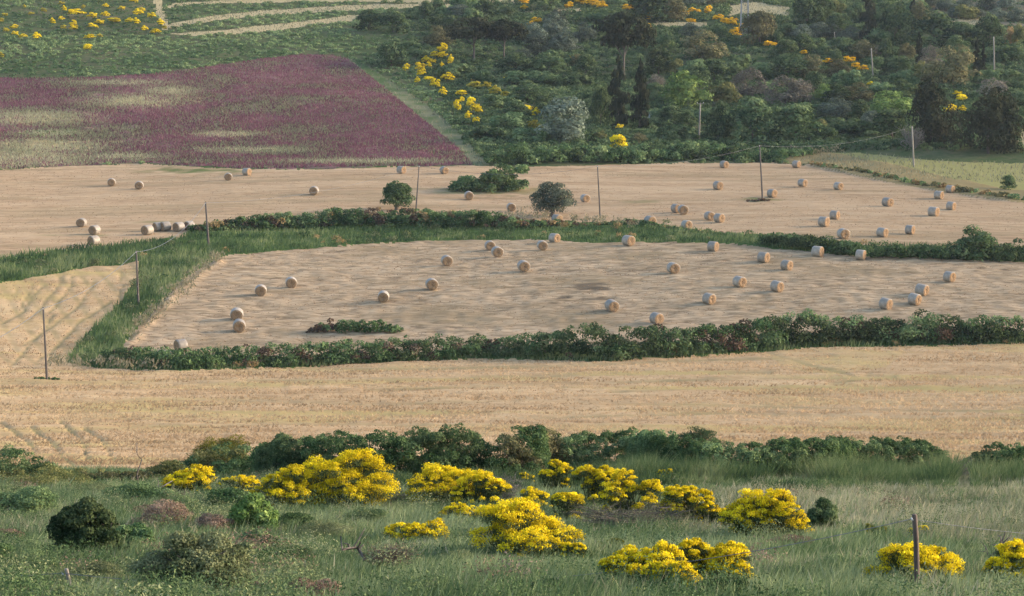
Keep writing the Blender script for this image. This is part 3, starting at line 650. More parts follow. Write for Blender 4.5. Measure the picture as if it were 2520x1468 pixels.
DRYAREA = [(1800, 1195), (2060, 1185), (2520, 1180), (2700, 1200), (2700, 1400), (2380, 1345), (2100, 1330), (1990, 1335), (1850, 1320), (1420, 1310), (1440, 1275), (1600, 1250), (1760, 1210)]
def meadow_cover():
    X, Y = scatter(420000, 26, 122, .30, 1.35); Z = ground(X, Y); px, py = project(X, Y, Z)
    n1 = fbm(X / 2.2, Y / 3.0, 101, 3)
    jx = px + (fbm(X / 2, Y / 2, 102, 2) - .5) * 160; jy = py + (fbm(X / 2, Y / 2, 103, 2) - .5) * 50
    dry = inside(jx, jy, DRYAREA); dryp = np.where(dry, .78, np.clip((n1 - .56) * 1.6, 0.02, .5))
    isdry = rng.random(len(X)) < dryp
    h = (.13 + .45 * fbm(X / 3.5, Y / 4.5, 104, 3) ** 1.3 + .30 * np.clip(vn(X / .55, Y / .8, 106) - .66, 0, 1) * 3 * rng.random(len(X))) * np.where(dry, 1.0, 1.0) * np.clip((125 - Y) / 30, .35, 1)
    t = np.clip(.45 + (fbm(X / 4, Y / 5, 105, 3) - .5) * 1.6 + (vn(X / .45, Y / .9, 107) - .5) * .7 + .22 * rng.normal(size=len(X)), 0, 1)
    w = (.016 + .00022 * Y) * (1 + 1.2 * (rng.random(len(X)) < .12)); t = np.clip(t + .35 * (w > .045), 0, 1)
    free = ~(((np.abs(X + 7.36) < .35) | (np.abs(X - 6.6) < .25)) & (Y < 36.2) & (Y > 31))      # trodden round the two fence posts
    k = ~isdry & free
    stuff('meadow_grass', 'long green grass of the near meadow', GREEN, *blades(X[k], Y[k], Z[k], h[k], w[k], .30, (.18, 0), t[k]))
    k = isdry
    stuff('withered_grass', 'withered straw grey grass of the near meadow', DRYG, *blades(X[k], Y[k], Z[k], h[k] * 1.05, w[k] * .9, .26, (.15, 0), t[k]))
meadow_cover()
def tall_grass():
    n = 90000; X = (rng.random(n) - .5) * .60 * 86; Y = 79 + 9 * rng.random(n); Z = ground(X, Y); px, py = project(X, Y, Z)
    k = (px > 600) & ~((px > 2345) & (px < 2395)) & (fbm(X / 1.2, Y / 1.2, 108, 2) > np.where(px < 1390, .5, .36))
    t = np.clip(.5 + (fbm(X / 1.5, Y / 1.5, 109, 2) - .5) * 1.6 + .2 * rng.normal(size=n), 0, 1)
    stuff('tall_grass', 'tall green grass growing along the foot of the near hedge', BANKG, *blades(X[k], Y[k], Z[k], (.25 + .75 * vn(X / .9, Y / .9, 110) * vn(X / 3, Y / 3, 111) * 1.3 + .45 * ((px > 1480) & (Y > 82)))[k], .04, .3, (.12, 0), t[k]))
tall_grass()

def weeds():
    """Leafy weeds and tussocks that fill the meadow between the bushes."""
    n = 8000; X, Y = scatter(n, 28, 84, .29, 1.2); Z = ground(X, Y); px, py = project(X, Y, Z)
    dens = np.where(px < 720, .65, np.where(py > 1330, .12, .16)) * np.clip(fbm(X / 3, Y / 3, 120, 2) * 2.6 - .6, 0, 1.4)
    k = rng.random(n) < dens; X, Y, Z = X[k], Y[k], Z[k]
    r = .16 + .30 * rng.random(len(X)) ** 2; kind = vn(X / 2.5, Y / 2.5, 121)
    for nm, mat, sel, lab in (('weeds', 'bush', kind < .42, 'leafy mid green weeds in the near meadow'), ('dark_weeds', 'bramble', (kind >= .42) & (kind < .62), 'dark bramble weeds in the near meadow'),
                              ('sage_weeds', 'sagegreen', (kind >= .62) & (kind < .86), 'sage green weeds in the near meadow'), ('dry_weeds', 'pinkbrown', kind >= .86, 'dry pinkish weeds in the near meadow')):
        L = np.stack([X, Y, Z + r * .4, r * 1.25, r * 1.1, r * (.8 + .5 * vn(X, Y, 122))], 1)[sel]
        V, Fc, ti, D = lobe_cloud(L, 120, .028, .4, jitter=.5, flat=1.0)
        stuff(nm, lab, FM[mat], V, Fc, ti, 'weeds')
weeds()

def bank_weeds():
    X, Y = scatter(9000, 205, 345, .27); Z = ground(X, Y); z = zone_at(X, Y, Z); px, py = project(X, Y, Z)
    k = (z == 5) & (rng.random(len(X)) < np.clip(fbm(X / 5, Y / 5, 130, 2) * 2.4 - .75, 0, 1)); X, Y, Z = X[k], Y[k], Z[k]; px = px[k]; py = py[k]
    r = .18 + .42 * rng.random(len(X)) ** 2; kind = vn(X / 4, Y / 4, 131) - .25 * ((px < 560) & (py > 640))
    for nm, mat, sel, lab in (('bank_weeds', 'sagegreen', kind < .35, 'pale sage weeds on the banks between the fields'), ('bank_brambles', 'bramble', (kind >= .35) & (kind < .75), 'dark brambles dotted over the banks between the fields'), ('bank_dry_weeds', 'tan', kind >= .75, 'dry straw coloured weeds on the banks between the fields')):
        L = np.stack([X, Y, Z + r * .7, r * 1.3, r * 1.2, r], 1)[sel]
        V, Fc, ti, D = lobe_cloud(L, 34, .12, .5, jitter=.5, flat=1.0); stuff(nm, lab, FM[mat], V, Fc, ti, 'weeds')
bank_weeds()

# ------------------------------------------------------------------ hedges and thickets
def hedge_lobes(base, top, depth, rmin, rmax, dens, y0=120.0, seed=0, upto=1.0):
    """Lobes filling a hedge that stands on a ground line; base and top are the hedge's foot and crest in the photograph."""
    g = np.random.default_rng(seed); L = []
    bx = [p[0] for p in base]; x0, x1 = bx[0], bx[-1]
    xs = np.arange(x0, x1, 12.0); pts = [unproject(x, np.interp(x, bx, [p[1] for p in base]), y0) for x in xs]
    for i in range(len(xs) - 1):
        a, b = pts[i], pts[i + 1]; s = a.y / F
        hgt = max(.3, (np.interp(xs[i], bx, [p[1] for p in base]) - np.interp(xs[i], [p[0] for p in top], [p[1] for p in top])) * s)
        n = max(2, int((b - a).length * (hgt + .6) * dens * 2.2 + g.random()))
        for k in range(n):
            t = g.random(); r = (rmin + (rmax - rmin) * g.random()); r = min(r, hgt * .5)
            z = r * .5 + max(.05, hgt * (.98 + .16 * (g.random() - .5)) - 1.25 * r) * (g.random() ** .7 if k % 3 else .35 * g.random()) * upto
            c = a.lerp(b, t); L.append((c.x, c.y + depth * g.random(), c.z + max(z, .15 * r), r, r, r * .85))
    return L
def hedge(name, label, cat, mats, base, top, depth, rmin, rmax, dens, per, leaf, y0=120.0, seed=0, shares=(), group=None):
    """One hedge: an Empty at its foot; the foliage as its first part, patches of another look as further parts."""
    L = np.array(hedge_lobes(base, top, depth, rmin, rmax, dens, y0, seed))
    p = unproject(base[0][0], base[0][1], y0); o = empty(name, p); set_props(o, label, cat, group)
    which = fbm(L[:, 0] / 3.5, L[:, 1] / 3.5 + L[:, 2] / 1.6, seed + 7, 2)
    bounds = np.concatenate(([0], np.quantile(which, np.cumsum(shares)), [1.01])) if len(mats) > 1 else np.array([0, 1.01])
    for k, (m, pn) in enumerate(mats):
        s = (which >= bounds[k]) & (which < bounds[k + 1])
        if not s.any(): continue
        Lk = L[s].copy(); Lk[:, 0] -= p.x; Lk[:, 1] -= p.y; Lk[:, 2] -= p.z
        V, Fc, ti, D = lobe_cloud(Lk, per, leaf, .6)
        link(pn, raw_mesh(pn, V, Fc, FM[m], fattr={'tint': ti}), o)
    return o
H1B = [(245, 900), (340, 908), (440, 914), (560, 908), (700, 904), (900, 896), (1200, 882), (1500, 890), (1750, 876), (1900, 862), (2100, 850), (2540, 846)]
H1T = [(245, 862), (330, 850), (420, 856), (500, 858), (600, 852), (750, 846), (900, 834), (1000, 832), (1080, 826), (1190, 822), (1240, 834), (1310, 818), (1380, 808), (1460, 792), (1510, 806), (1600, 800), (1680, 808), (1750, 798), (1840, 790),
       (1920, 774), (1980, 766), (2050, 780), (2110, 774), (2200, 780), (2270, 767), (2350, 776), (2430, 780), (2540, 768)]
def cut(line, a, b):
    xs = [p[0] for p in line]; ys = [p[1] for p in line]
    return [(a, np.interp(a, xs, ys))] + [p for p in line if a < p[0] < b] + [(b, np.interp(b, xs, ys))]
HG = 'hedgerows between the fields'
hedge('hedgerow', 'low bramble hedgerow with a brown patch, below the lower stubble field at left', 'hedge', [('bramble', 'bramble_foliage'), ('brown', 'dry_leaves'), ('bush', 'green_foliage')], cut(H1B, 245, 1195), cut(H1T, 245, 1195), 2.2, .35, .8, 1.3, 62, .125, 120, 1, (.62, .10), HG)
hedge('hedgerow', 'dark uneven middle hedgerow with grey twigs, below the lower stubble field', 'hedge', [('oak', 'dark_foliage'), ('bramble', 'bramble_foliage'), ('brown', 'dry_leaves'), ('bush', 'green_foliage')], cut(H1B, 1195, 1800), cut(H1T, 1195, 1800), 2.6, .4, 1.0, 1.0, 85, .135, 120, 2, (.45, .30, .07), HG)
hedge('hedgerow', 'tallest dense hedgerow with brownish patches, along the wheat field at right', 'hedge', [('oak', 'dark_foliage'), ('bramble', 'bramble_foliage'), ('brown', 'dry_leaves'), ('bush', 'green_foliage')], cut(H1B, 1800, 2540), cut(H1T, 1800, 2540), 2.8, .45, 1.1, .95, 95, .135, 120, 3, (.48, .24, .10), HG)
H3B = [(1870, 603), (2000, 622), (2130, 638), (2250, 640), (2360, 644), (2540, 648)]
H3T = [(1870, 576), (1910, 572), (2000, 580), (2080, 590), (2130, 608), (2150, 610), (2200, 602), (2330, 600), (2360, 606), (2450, 592), (2540, 588)]
hedge('hedgerow', 'low dark hedgerow between the two stubble fields near the right', 'hedge', [('oak', 'dark_foliage'), ('bramble', 'bramble_foliage')], cut(H3B, 1870, 2128), cut(H3T, 1870, 2128), 2.4, .4, .9, 1.1, 70, .16, 120, 4, (.6,), HG)
hedge('hedgerow', 'short green hedgerow at the right edge behind the lower stubble field', 'hedge', [('bramble', 'bramble_foliage'), ('oak', 'dark_foliage')], cut(H3B, 2140, 2540), cut(H3T, 2140, 2540), 2.4, .4, .9, 1.0, 70, .16, 120, 5, (.5,), HG)
tree('oak', 2402, 640, 104, 74, 'round dark tree rising from the short hedgerow behind the right bales', 'field trees')
HBB = [(1195, 408), (1350, 408), (1500, 404), (1700, 400), (1830, 400), (1930, 398), (2060, 372)]
HBT = [(1195, 372), (1260, 352), (1350, 354), (1440, 360), (1560, 346), (1700, 344), (1800, 356), (1900, 368), (1960, 366), (2060, 352)]
hedge('bramble_bank', 'long dark green bramble bank along the top of the upper stubble field', 'hedge', [('bramble', 'bramble_foliage'), ('oak', 'dark_foliage'), ('bush', 'green_foliage')], HBB, HBT, 6, .6, 1.3, .5, 70, .22, 380, 6, (.5, .3), HG)
H2B = [(470, 574), (600, 570), (820, 562), (1000, 562), (1200, 568), (1280, 566), (1380, 560), (1560, 556), (1640, 566), (1760, 580), (1870, 588)]
H2T = [(470, 552), (560, 536), (700, 522), (820, 512), (1000, 513), (1180, 518), (1240, 526), (1290, 545), (1370, 540), (1440, 552), (1540, 538), (1600, 545), (1640, 556), (1760, 570), (1870, 578)]
hedge('bramble_bank', 'overgrown bramble bank with pale seed heads, behind the lower stubble field', 'hedge', [('bramble', 'bramble_foliage'), ('brown', 'dry_leaves'), ('tan', 'seed_heads'), ('bush', 'green_foliage')], H2B, H2T, 2.5, .3, .85, 1.5, 66, .14, 120, 7, (.52, .16, .07), HG)
hedge('bramble_patch', 'low bramble patch with a dry brown end, inside the lower stubble field', 'bush', [('bramble', 'bramble_foliage'), ('brown', 'dry_leaves')], [(748, 822), (850, 826), (1000, 822)], [(748, 816), (790, 788), (870, 786), (930, 790), (975, 806), (1000, 818)], 2.0, .3, .65, 1.3, 60, .13, 120, 8, (.78,))
hedge('shrub_thicket', 'dark evergreen thicket, tallest at its right, standing in the upper stubble field', 'thicket', [('oak', 'dark_foliage'), ('bramble', 'bramble_foliage')], [(1112, 474), (1200, 478), (1300, 474)], [(1112, 448), (1128, 426), (1160, 436), (1195, 420), (1225, 402), (1262, 398), (1290, 410), (1300, 440)], 6, .5, 1.1, .9, 90, .19, 120, 9, (.7,))

hedge('scrub_bank', 'rough bank of dark and dry scrub along the track beside the pale pasture', 'hedge', [('brownish', 'dry_twigs_leaves'), ('bush', 'green_foliage'), ('tan', 'straw_foliage')], [(1990, 408), (2110, 428), (2260, 458), (2400, 482), (2540, 502)],
      [(1990, 396), (2110, 412), (2260, 440), (2400, 462), (2540, 480)], 3.0, .25, .6, .7, 34, .17, 300, 12, (.42, .36), HG)
# two olive trees and small bushes of the fields
def field_tree(px, pb, w, h, mat, label, seed, top=.3):
    p, ww, hh = place(px, pb, w, h, 120)
    o = empty('olive_tree', p); set_props(o, label, 'tree', 'field trees')
    L = [(x * ww, y * ww * .95, z * hh + .07 * hh, a * ww, b * ww, c * hh) for x, y, z, a, b, c in dome_lobes(34, .10, .17, .12, .95, seed)]
    V, Fc, ti, D = lobe_cloud(L, 190, .15, .5)
    link('crown', raw_mesh('crown', V, Fc, FM[mat], fattr={'tint': ti}), o)
    t = link('trunk', trunk_mesh('trunk', BARK, .42, seed, .05, 5, .28), o); t.scale = (ww, ww, hh)
field_tree(976, 517, 84, 72, 'oak', 'dense dark round tree on the bramble bank, left of the dark thicket', 31)
field_tree(1359, 534, 112, 88, 'darkolive', 'grey green olive tree with visible trunk, right of the dark thicket', 32)
tree('oak', 2481, 468, 36, 34, 'small dark round bush in the pale pasture at the right edge', 'field trees')
hedge('weed_patch', 'small dark weed patch around the foot of a pole in the upper stubble', 'weeds', [('brown', 'dry_leaves')], [(1838, 497), (1905, 497)], [(1838, 494), (1870, 487), (1905, 494)], 1.5, .15, .3, 2.5, 30, .15, 120, 10)
hedge('weed_patch', 'thin dark weed patch at the foot of the leftmost pole', 'weeds', [('bramble', 'green_leaves')], [(84, 937), (155, 937)], [(84, 934), (115, 929), (155, 934)], 1.0, .12, .25, 3, 30, .1, 120, 11)

# ------------------------------------------------------------------ round bales
NET, NETt, NETo = new_mat('net_wrap')
def net_material():
    t, out = NETt, NETo
    n = noise(t, 2.2, (1, 1, 1), 5); n2 = noise(t, 9, (14, 1, 1), 2)
    mi = t.nodes.new('ShaderNodeMix'); mi.data_type = 'FLOAT'; mi.inputs[0].default_value = .5; t.links.new(n.outputs[0], mi.inputs[2]); t.links.new(n2.outputs[0], mi.inputs[3])
    r = ramp(t, [(.16, .128, .098), (.25, .215, .172), (.34, .308, .262)], [.32, .48, .64]); t.links.new(mi.outputs[0], r.inputs[0])
    oi = t.nodes.new('ShaderNodeObjectInfo'); mr = t.nodes.new('ShaderNodeMapRange'); mr.inputs[3].default_value = .78; mr.inputs[4].default_value = 1.08; t.links.new(oi.outputs['Random'], mr.inputs[0])
    hs = t.nodes.new('ShaderNodeHueSaturation'); t.links.new(r.outputs[0], hs.inputs['Color']); t.links.new(mr.outputs[0], hs.inputs['Value'])
    b = t.nodes.new('ShaderNodeBsdfPrincipled'); b.inputs['Roughness'].default_value = .6; t.links.new(hs.outputs[0], b.inputs['Base Color']); t.links.new(b.outputs[0], out.inputs[0])
net_material()
ENDM, ENt, ENo = new_mat('straw_end')
def end_material():
    t, out = ENt, ENo
    tc = t.nodes.new('ShaderNodeTexCoord'); wv = t.nodes.new('ShaderNodeTexWave'); wv.wave_type = 'RINGS'; wv.rings_direction = 'X'; wv.inputs['Scale'].default_value = 2.6; wv.inputs['Distortion'].default_value = 3; wv.inputs['Detail'].default_value = 3
    t.links.new(tc.outputs['Object'], wv.inputs[0])
    n = noise(t, 9); mi = t.nodes.new('ShaderNodeMix'); mi.data_type = 'FLOAT'; mi.inputs[0].default_value = .6; t.links.new(wv.outputs['Fac'], mi.inputs[2]); t.links.new(n.outputs[0], mi.inputs[3])
    r = ramp(t, [(.13, .085, .05), (.23, .155, .095), (.33, .235, .15)], [.2, .5, .8]); t.links.new(mi.outputs[0], r.inputs[0])
    b = t.nodes.new('ShaderNodeBsdfDiffuse'); t.links.new(r.outputs[0], b.inputs[0]); t.links.new(b.outputs[0], out.inputs[0])
end_material()
def bale_meshes(v):
    g = np.random.default_rng(v + 500); R, Lh, n = .72, .58, 36
    ring = lambda x, r: [(x, r * (1 + .015 * math.sin(3 * a + v) + .01 * g.normal()) * math.cos(a), .70 + r * (.97 if math.sin(a) > 0 else .94) * math.sin(a)) for a in [2 * math.pi * k / n for k in range(n)]]
    xs = [-Lh, -Lh + .05, -.3, 0, .3, Lh - .05, Lh]; rs = [R - .05, R, R + .012, R + .006, R + .012, R, R - .05]
    Vs = [p for x, r in zip(xs, rs) for p in ring(x, r)]
    Fs = [(i * n + k, (i + 1) * n + k, (i + 1) * n + (k + 1) % n, i * n + (k + 1) % n) for i in range(len(xs) - 1) for k in range(n)]
    me = bpy.data.meshes.new('net_wrap'); me.from_pydata(Vs, [], Fs); me.materials.append(NET)
    for p in me.polygons: p.use_smooth = True
    ends = []
    for sgn, first in ((1, (len(xs) - 1) * n), (-1, 0)):
        rim = Vs[first:first + n]; V = list(rim); Fq = []
        for j, f in enumerate((.72, .45, .2)):
            V += [(sgn * (Lh + (.02 + .05 * g.random() - .02 * j)), p[1] * f, .70 + (p[2] - .70) * f) for p in rim]
            for k in range(n):
                q = (j * n + k, j * n + (k + 1) % n, (j + 1) * n + (k + 1) % n, (j + 1) * n + k); Fq.append(q if sgn > 0 else q[::-1])
        V.append((sgn * (Lh - .02), 0, .70)); c = len(V) - 1
        for k in range(n):
            q = (3 * n + k, 3 * n + (k + 1) % n, c); Fq.append(q if sgn > 0 else q[::-1])
        m2 = bpy.data.meshes.new('straw_end'); m2.from_pydata(V, [], Fq); m2.materials.append(ENDM); ends.append(m2)
    return me, ends
BALES = [bale_meshes(v) for v in range(3)]
LOW = [(642, 716, 5), (717, 697, 8), (944, 731, 0), (1063, 701, 10), (583, 775, 5), (589, 803, 8), (445, 851, -55), (1100, 643, 12), (1206, 606, 12), (1224, 622, 12), (1335, 605, 10), (1365, 587, 45), (1289, 657, 12), (1547, 594, 35),
       (1657, 661, 18), (1506, 754, 22), (1616, 785, 35), (1745, 736, 40), (1820, 694, 35), (1912, 705, 40), (1879, 635, 50), (1936, 654, 45), (1755, 608, 55), (2012, 621, 55), (2118, 628, 60), (2336, 682, 40), (2268, 715, 50), (2250, 737, 45), (2179, 748, 45)]
UP = [(275, 449, 8), (343, 457, 5), (562, 436, 5), (608, 424, 60), (773, 471, -5), (201, 549, -8), (233, 567, -25), (231, 593, -40), (363, 568, -35), (388, 559, -50), (407, 559, -50), (440, 560, -40), (466, 557, -40), (988, 419, 50), (1093, 420, 30), (1154, 483, 10),
      (1258, 511, 10), (1371, 540, 45), (1440, 489, 25), (1600, 545, 30), (1664, 514, 30), (1681, 518, 10), (1746, 532, 25), (1770, 538, 40), (1767, 458, 30), (1782, 406, 35), (1960, 405, 45), (1900, 477, 40), (1975, 451, 40), (2063, 459, 35), (2027, 547, 50), (2054, 530, 55),
      (2075, 577, 20), (2171, 573, 45), (2239, 566, 55), (2184, 499, 35), (2297, 523, 50), (2310, 481, 50), (2338, 466, 45), (2340, 508, 50), (1690, 554, 30)]
def bales():
    out = []
    src = []
    for me, ends in BALES:
        src.append(None)
    for field, lst in (('lower', LOW), ('upper', UP)):
        for i, (x, y, f) in enumerate(lst):
            v = (i * 7 + (field == 'upper')) % 3
            p = unproject(x, y, 120.0); base = unproject(x, y + .66 * F / p.y * .98, 120.0)
            if src[v] is None:
                o = empty('hay_bale', (0, 0, 0)); me, ends = BALES[v]
                src[v] = (o, [link('net_wrap', me, o), link('straw_end', ends[0], o), link('straw_end', ends[1], o)])
            else:
                so, ch = src[v]; o = so.copy(); C.objects.link(o)
                for c in ch:
                    d = c.copy(); C.objects.link(d); d.parent = o
            gx = (ground(base.x + .5, base.y) - ground(base.x - .5, base.y)); gy = (ground(base.x, base.y + .5) - ground(base.x, base.y - .5))
            q = Vector((0, 0, 1)).rotation_difference(Vector((-float(gx), -float(gy), 1)).normalized())
            a = math.radians(f - 90)                        # the visible end looks from straight towards us to the right
            o.rotation_mode = 'QUATERNION'; o.rotation_quaternion = q @ Matrix.Rotation(a, 3, 'Z').to_quaternion()
            o.location = base + Vector((0, 0, -.03)); k_ = .94 + .11 * random.random(); o.scale = (k_ * (.94 + .14 * random.random()), k_ * (1 + .04 * random.random()), k_)
            look = 'shaded straw end facing us' if -15 <= f < 15 else ('straw end turned left' if f < 0 else ('end half turned right' if f < 42 else 'pale side showing, end turned right'))
            set_props(o, None, 'bale', 'hay bales on the stubble fields'); out.append((field, look, x, y, o))
    return out
BALE_LIST = bales()

# ------------------------------------------------------------------ poles and cables
TOPS = {}
def pole(key, xt, yt, xb, yb, label, mat=WOOD, r=.11, arm=None, y0=120, name='utility_pole', arms=True, grp='wooden utility poles'):
    p = unproject(xb, yb, y0); s = p.y / F; h = (yb - yt) * s; lean = (xt - xb) * s
    o = empty(name, p); set_props(o, label, 'pole', grp)
    b = MB(); b.tube([(0, 0, -.5), (lean * .33, 0, h * .33), (lean * .66, 0, h * .66), (lean, 0, h)], [r * 1.25, r * 1.1, r * .95, r * .8], 10)
    link('shaft', b.mesh('shaft', mat, True), o)
    if arm:
        b = MB(); b.box((lean, -.08, h - .18), (arm, .09, .10)); link('crossarm', b.mesh('crossarm', mat), o)
        for sx in (-.42, .42):
            b = MB(); b.tube([(lean + sx * arm, -.08, h - .13), (lean + sx * arm, -.08, h - .02), (lean + sx * arm, -.08, h + .06)], [.035, .06, .04], 8); link('insulator', b.mesh('insulator', CERAMIC, True), o)
    elif arms:
        b = MB(); b.tube([(lean, -.09, h - .25), (lean, -.16, h - .22), (lean, -.16, h - .10)], [.03, .04, .05], 8); link('insulator', b.mesh('insulator', CERAMIC, True), o)
    TOPS[key] = Vector((p.x + lean, p.y - .16, p.z + h - .12)); return o
pole('a', 109, 755, 116, 937, 'dark wooden pole in the striped wheat at the far left', r=.10)
pole('b', 337, 618, 341, 753, 'wooden pole on the green verge, second along the cable from the left', r=.12)
pole('c', 507, 498, 514, 610, 'wooden pole at the corner where the green verge meets the bramble bank', r=.14)
pole('d', 1032, 408, 1022, 540, 'thin wooden pole leaning right, beside the dense dark round tree', r=.10)
pole('e', 1470, 408, 1477, 532, 'thin wooden pole leaning left, right of the olive tree in the stubble', r=.10)
pole('f', 1868, 358, 1877, 493, 'tall wooden pole standing in a weed patch among the upper right bales', r=.13)
pole('g', 2243, 312, 2249, 412, 'pale pole beside the pasture track, below the massive twin pines', WOODP, r=.15)
pole('h', 1723, 254, 1720, 341, 'white pole with a short crossarm, among dark trees below the lime tree', WOODP, r=.17, arm=1.5, y0=380, grp='poles in the wood')
pole('i', 2143, 120, 2149, 197, 'leaning pale pole among the trees, left of the thin slope cypress', WOODP, r=.16, y0=400, grp='poles in the wood')
pole('j', 2444, 92, 2447, 182, 'thin grey pole beside the bare twin cypresses near the right edge', WOODP, r=.17, y0=400, grp='poles in the wood')
pole('k', 2053, 80, 2056, 128, 'short thin grey pole above the small dark cone shaped tree', WOODP, r=.10, y0=400, grp='poles in the wood')
def cable(a, b, sag, label, r=.022, name='overhead_cable', mat=WIRE, grp='cables between the poles', n=24):
    P = [a.lerp(b, t / n) - Vector((0, 0, sag * 4 * (t / n) * (1 - t / n))) for t in range(n + 1)]
    c = MB(); o0 = P[0]; c.tube([p - o0 for p in P], [r] * (n + 1), 5)
    o = link(name, c.mesh(name, mat, True), None, o0); set_props(o, label, 'cable', grp)
def off(px, py, Y):
    v = (H / 2 - py) / F; t = Y / (CP + v * SP); return Vector((t * (px - W / 2) / F, Y, CAMZ + t * (v * CP - SP)))
cable(off(-160, 905, 170), TOPS['a'], .5, 'overhead cable from the left edge up to the leftmost pole', .026)
cable(TOPS['a'], TOPS['b'], .9, 'overhead cable crossing the striped wheat to the verge pole', .026)
cable(TOPS['b'], TOPS['c'], 1.6, 'sagging overhead cable over the green verge and its corner bales', .028)
cable(TOPS['c'], TOPS['d'], 1.2, 'thin overhead cable from the corner pole to the right leaning pole', .015)
cable(TOPS['d'], TOPS['e'], 1.3, 'thin overhead cable passing in front of the dark thicket', .018)
cable(TOPS['e'], TOPS['f'], 1.0, 'thin overhead cable rising to the pole in the weed patch', .016)
cable(TOPS['f'], TOPS['g'], 1.4, 'overhead cable slung to the pale pole by the pasture', .012)

def pylon():
    p = unproject(1832, 90, 400); s = p.y / F
    o = empty('lattice_pylon', p); set_props(o, 'grey steel lattice pylon rising past the top edge above the sunlight tinted brooms', 'pylon')
    hb, ht, hh = 1.15, .55, 24.0
    w = lambda z: hb + (ht - hb) * z / hh
    for sx in (-1, 1):
        for sy in (-1, 1):
            b = MB(); b.tube([(sx * hb, sy * hb, -.4), (sx * ht, sy * ht, hh)], [.15, .10], 4); link('corner_post', b.mesh('corner_post', STEEL), o)
    b = MB(); z = .4; k = 0
    while z < hh - 1:
        z2 = z + 1.5
        for sx, sy, tx, ty in ((-1, -1, 1, -1), (1, -1, 1, 1), (1, 1, -1, 1), (-1, 1, -1, -1)):
            a, c = w(z), w(z2)
            b.tube([(sx * a, sy * a, z), (tx * c, ty * c, z2)], [.035, .035], 4); b.tube([(tx * a, ty * a, z), (sx * c, sy * c, z2)], [.035, .035], 4)
            b.tube([(sx * a, sy * a, z), (tx * a, ty * a, z)], [.03, .03], 4)
        z = z2
    link('bracing', b.mesh('bracing', STEEL), o)
    b = MB(); b.box((0, 0, hh + .1), (7, .3, .25)); link('crossarm', b.mesh('crossarm', STEEL), o)
pylon()
def boulder():
    p = unproject(1608, 296, 400); bm = bmesh.new(); bmesh.ops.create_icosphere(bm, subdivisions=3, radius=1)
    for v in bm.verts:
        c = v.co.copy(); f = 1 + .35 * (vn(np.array([c.x * 2 + 9]), np.array([c.y * 2 + c.z * 3 + 9]), 5)[0] - .5)
        v.co = Vector((c.x * 1.5 * f, c.y * 1.2 * f, max(-.3, c.z * 1.9 * f)))
    me = bpy.data.meshes.new('boulder'); bm.to_mesh(me); bm.free(); me.materials.append(STONE)
    set_props(link('boulder', me, None, p), 'pale grey boulder between the right cypress and the lime green tree', 'rock')
boulder()
def dead_bush(px, pb, w, h, label, mat, n, y0=25, r=.012, spread=1.0, seed=0, leafmat=None, nl=0, ls=.03):
    g = np.random.default_rng(seed); p, ww, hh = place(px, pb, w, h, y0)
    o = empty('dead_shrub', p); set_props(o, label, 'shrub', 'dead and dry shrubs'); b = MB()
    tips = []
    for k in range(n):
        a = g.random() * 6.28; rr = ww * .5 * math.sqrt(g.random()) * spread; t = Vector((rr * math.cos(a), rr * math.sin(a) * .6, hh * (.35 + .65 * g.random())))
        m = t * .5 + Vector((g.normal() * .08 * ww, g.normal() * .05 * ww, .08 * hh))
        b.tube([t * .02 + Vector((0, 0, -.05)), m, t], [r * 1.8, r * 1.2, r * .5], 4); tips += [m, t, t.lerp(m, .5)]
        for j in range(4):
            q = m.lerp(t, g.random()); e = q + Vector((g.normal() * .14 * ww, g.normal() * .1 * ww, abs(g.normal()) * .16 * hh)); b.tube([q, e], [r * .8, r * .35], 3); tips.append(e)
    link('branches', b.mesh('branches', mat), o)
    if nl:
        P = np.array([tips[int(g.random() * len(tips))] for _ in range(nl)]) + g.normal(size=(nl, 3)) * np.array([.07 * ww, .05 * ww, .07 * hh])
        P[:, 2] = np.abs(P[:, 2])
        V, Fc = leaf_quads(P, g.normal(size=(nl, 3)) + np.array([0, 0, .6]), ls, .3)
        link('dry_twigs_leaves', raw_mesh('dry_twigs_leaves', V, Fc, FM[leafmat], fattr={'tint': g.random(nl)}), o)  # fine dry twigs round the branch tips, drawn as loose flat quads
    return o
dead_bush(2246, 372, 66, 58, 'bare pale grey shrub at the foot of the pale pasture pole', BARKP, 40, 380, .06, 1, 3, 'grey', 500, .16)

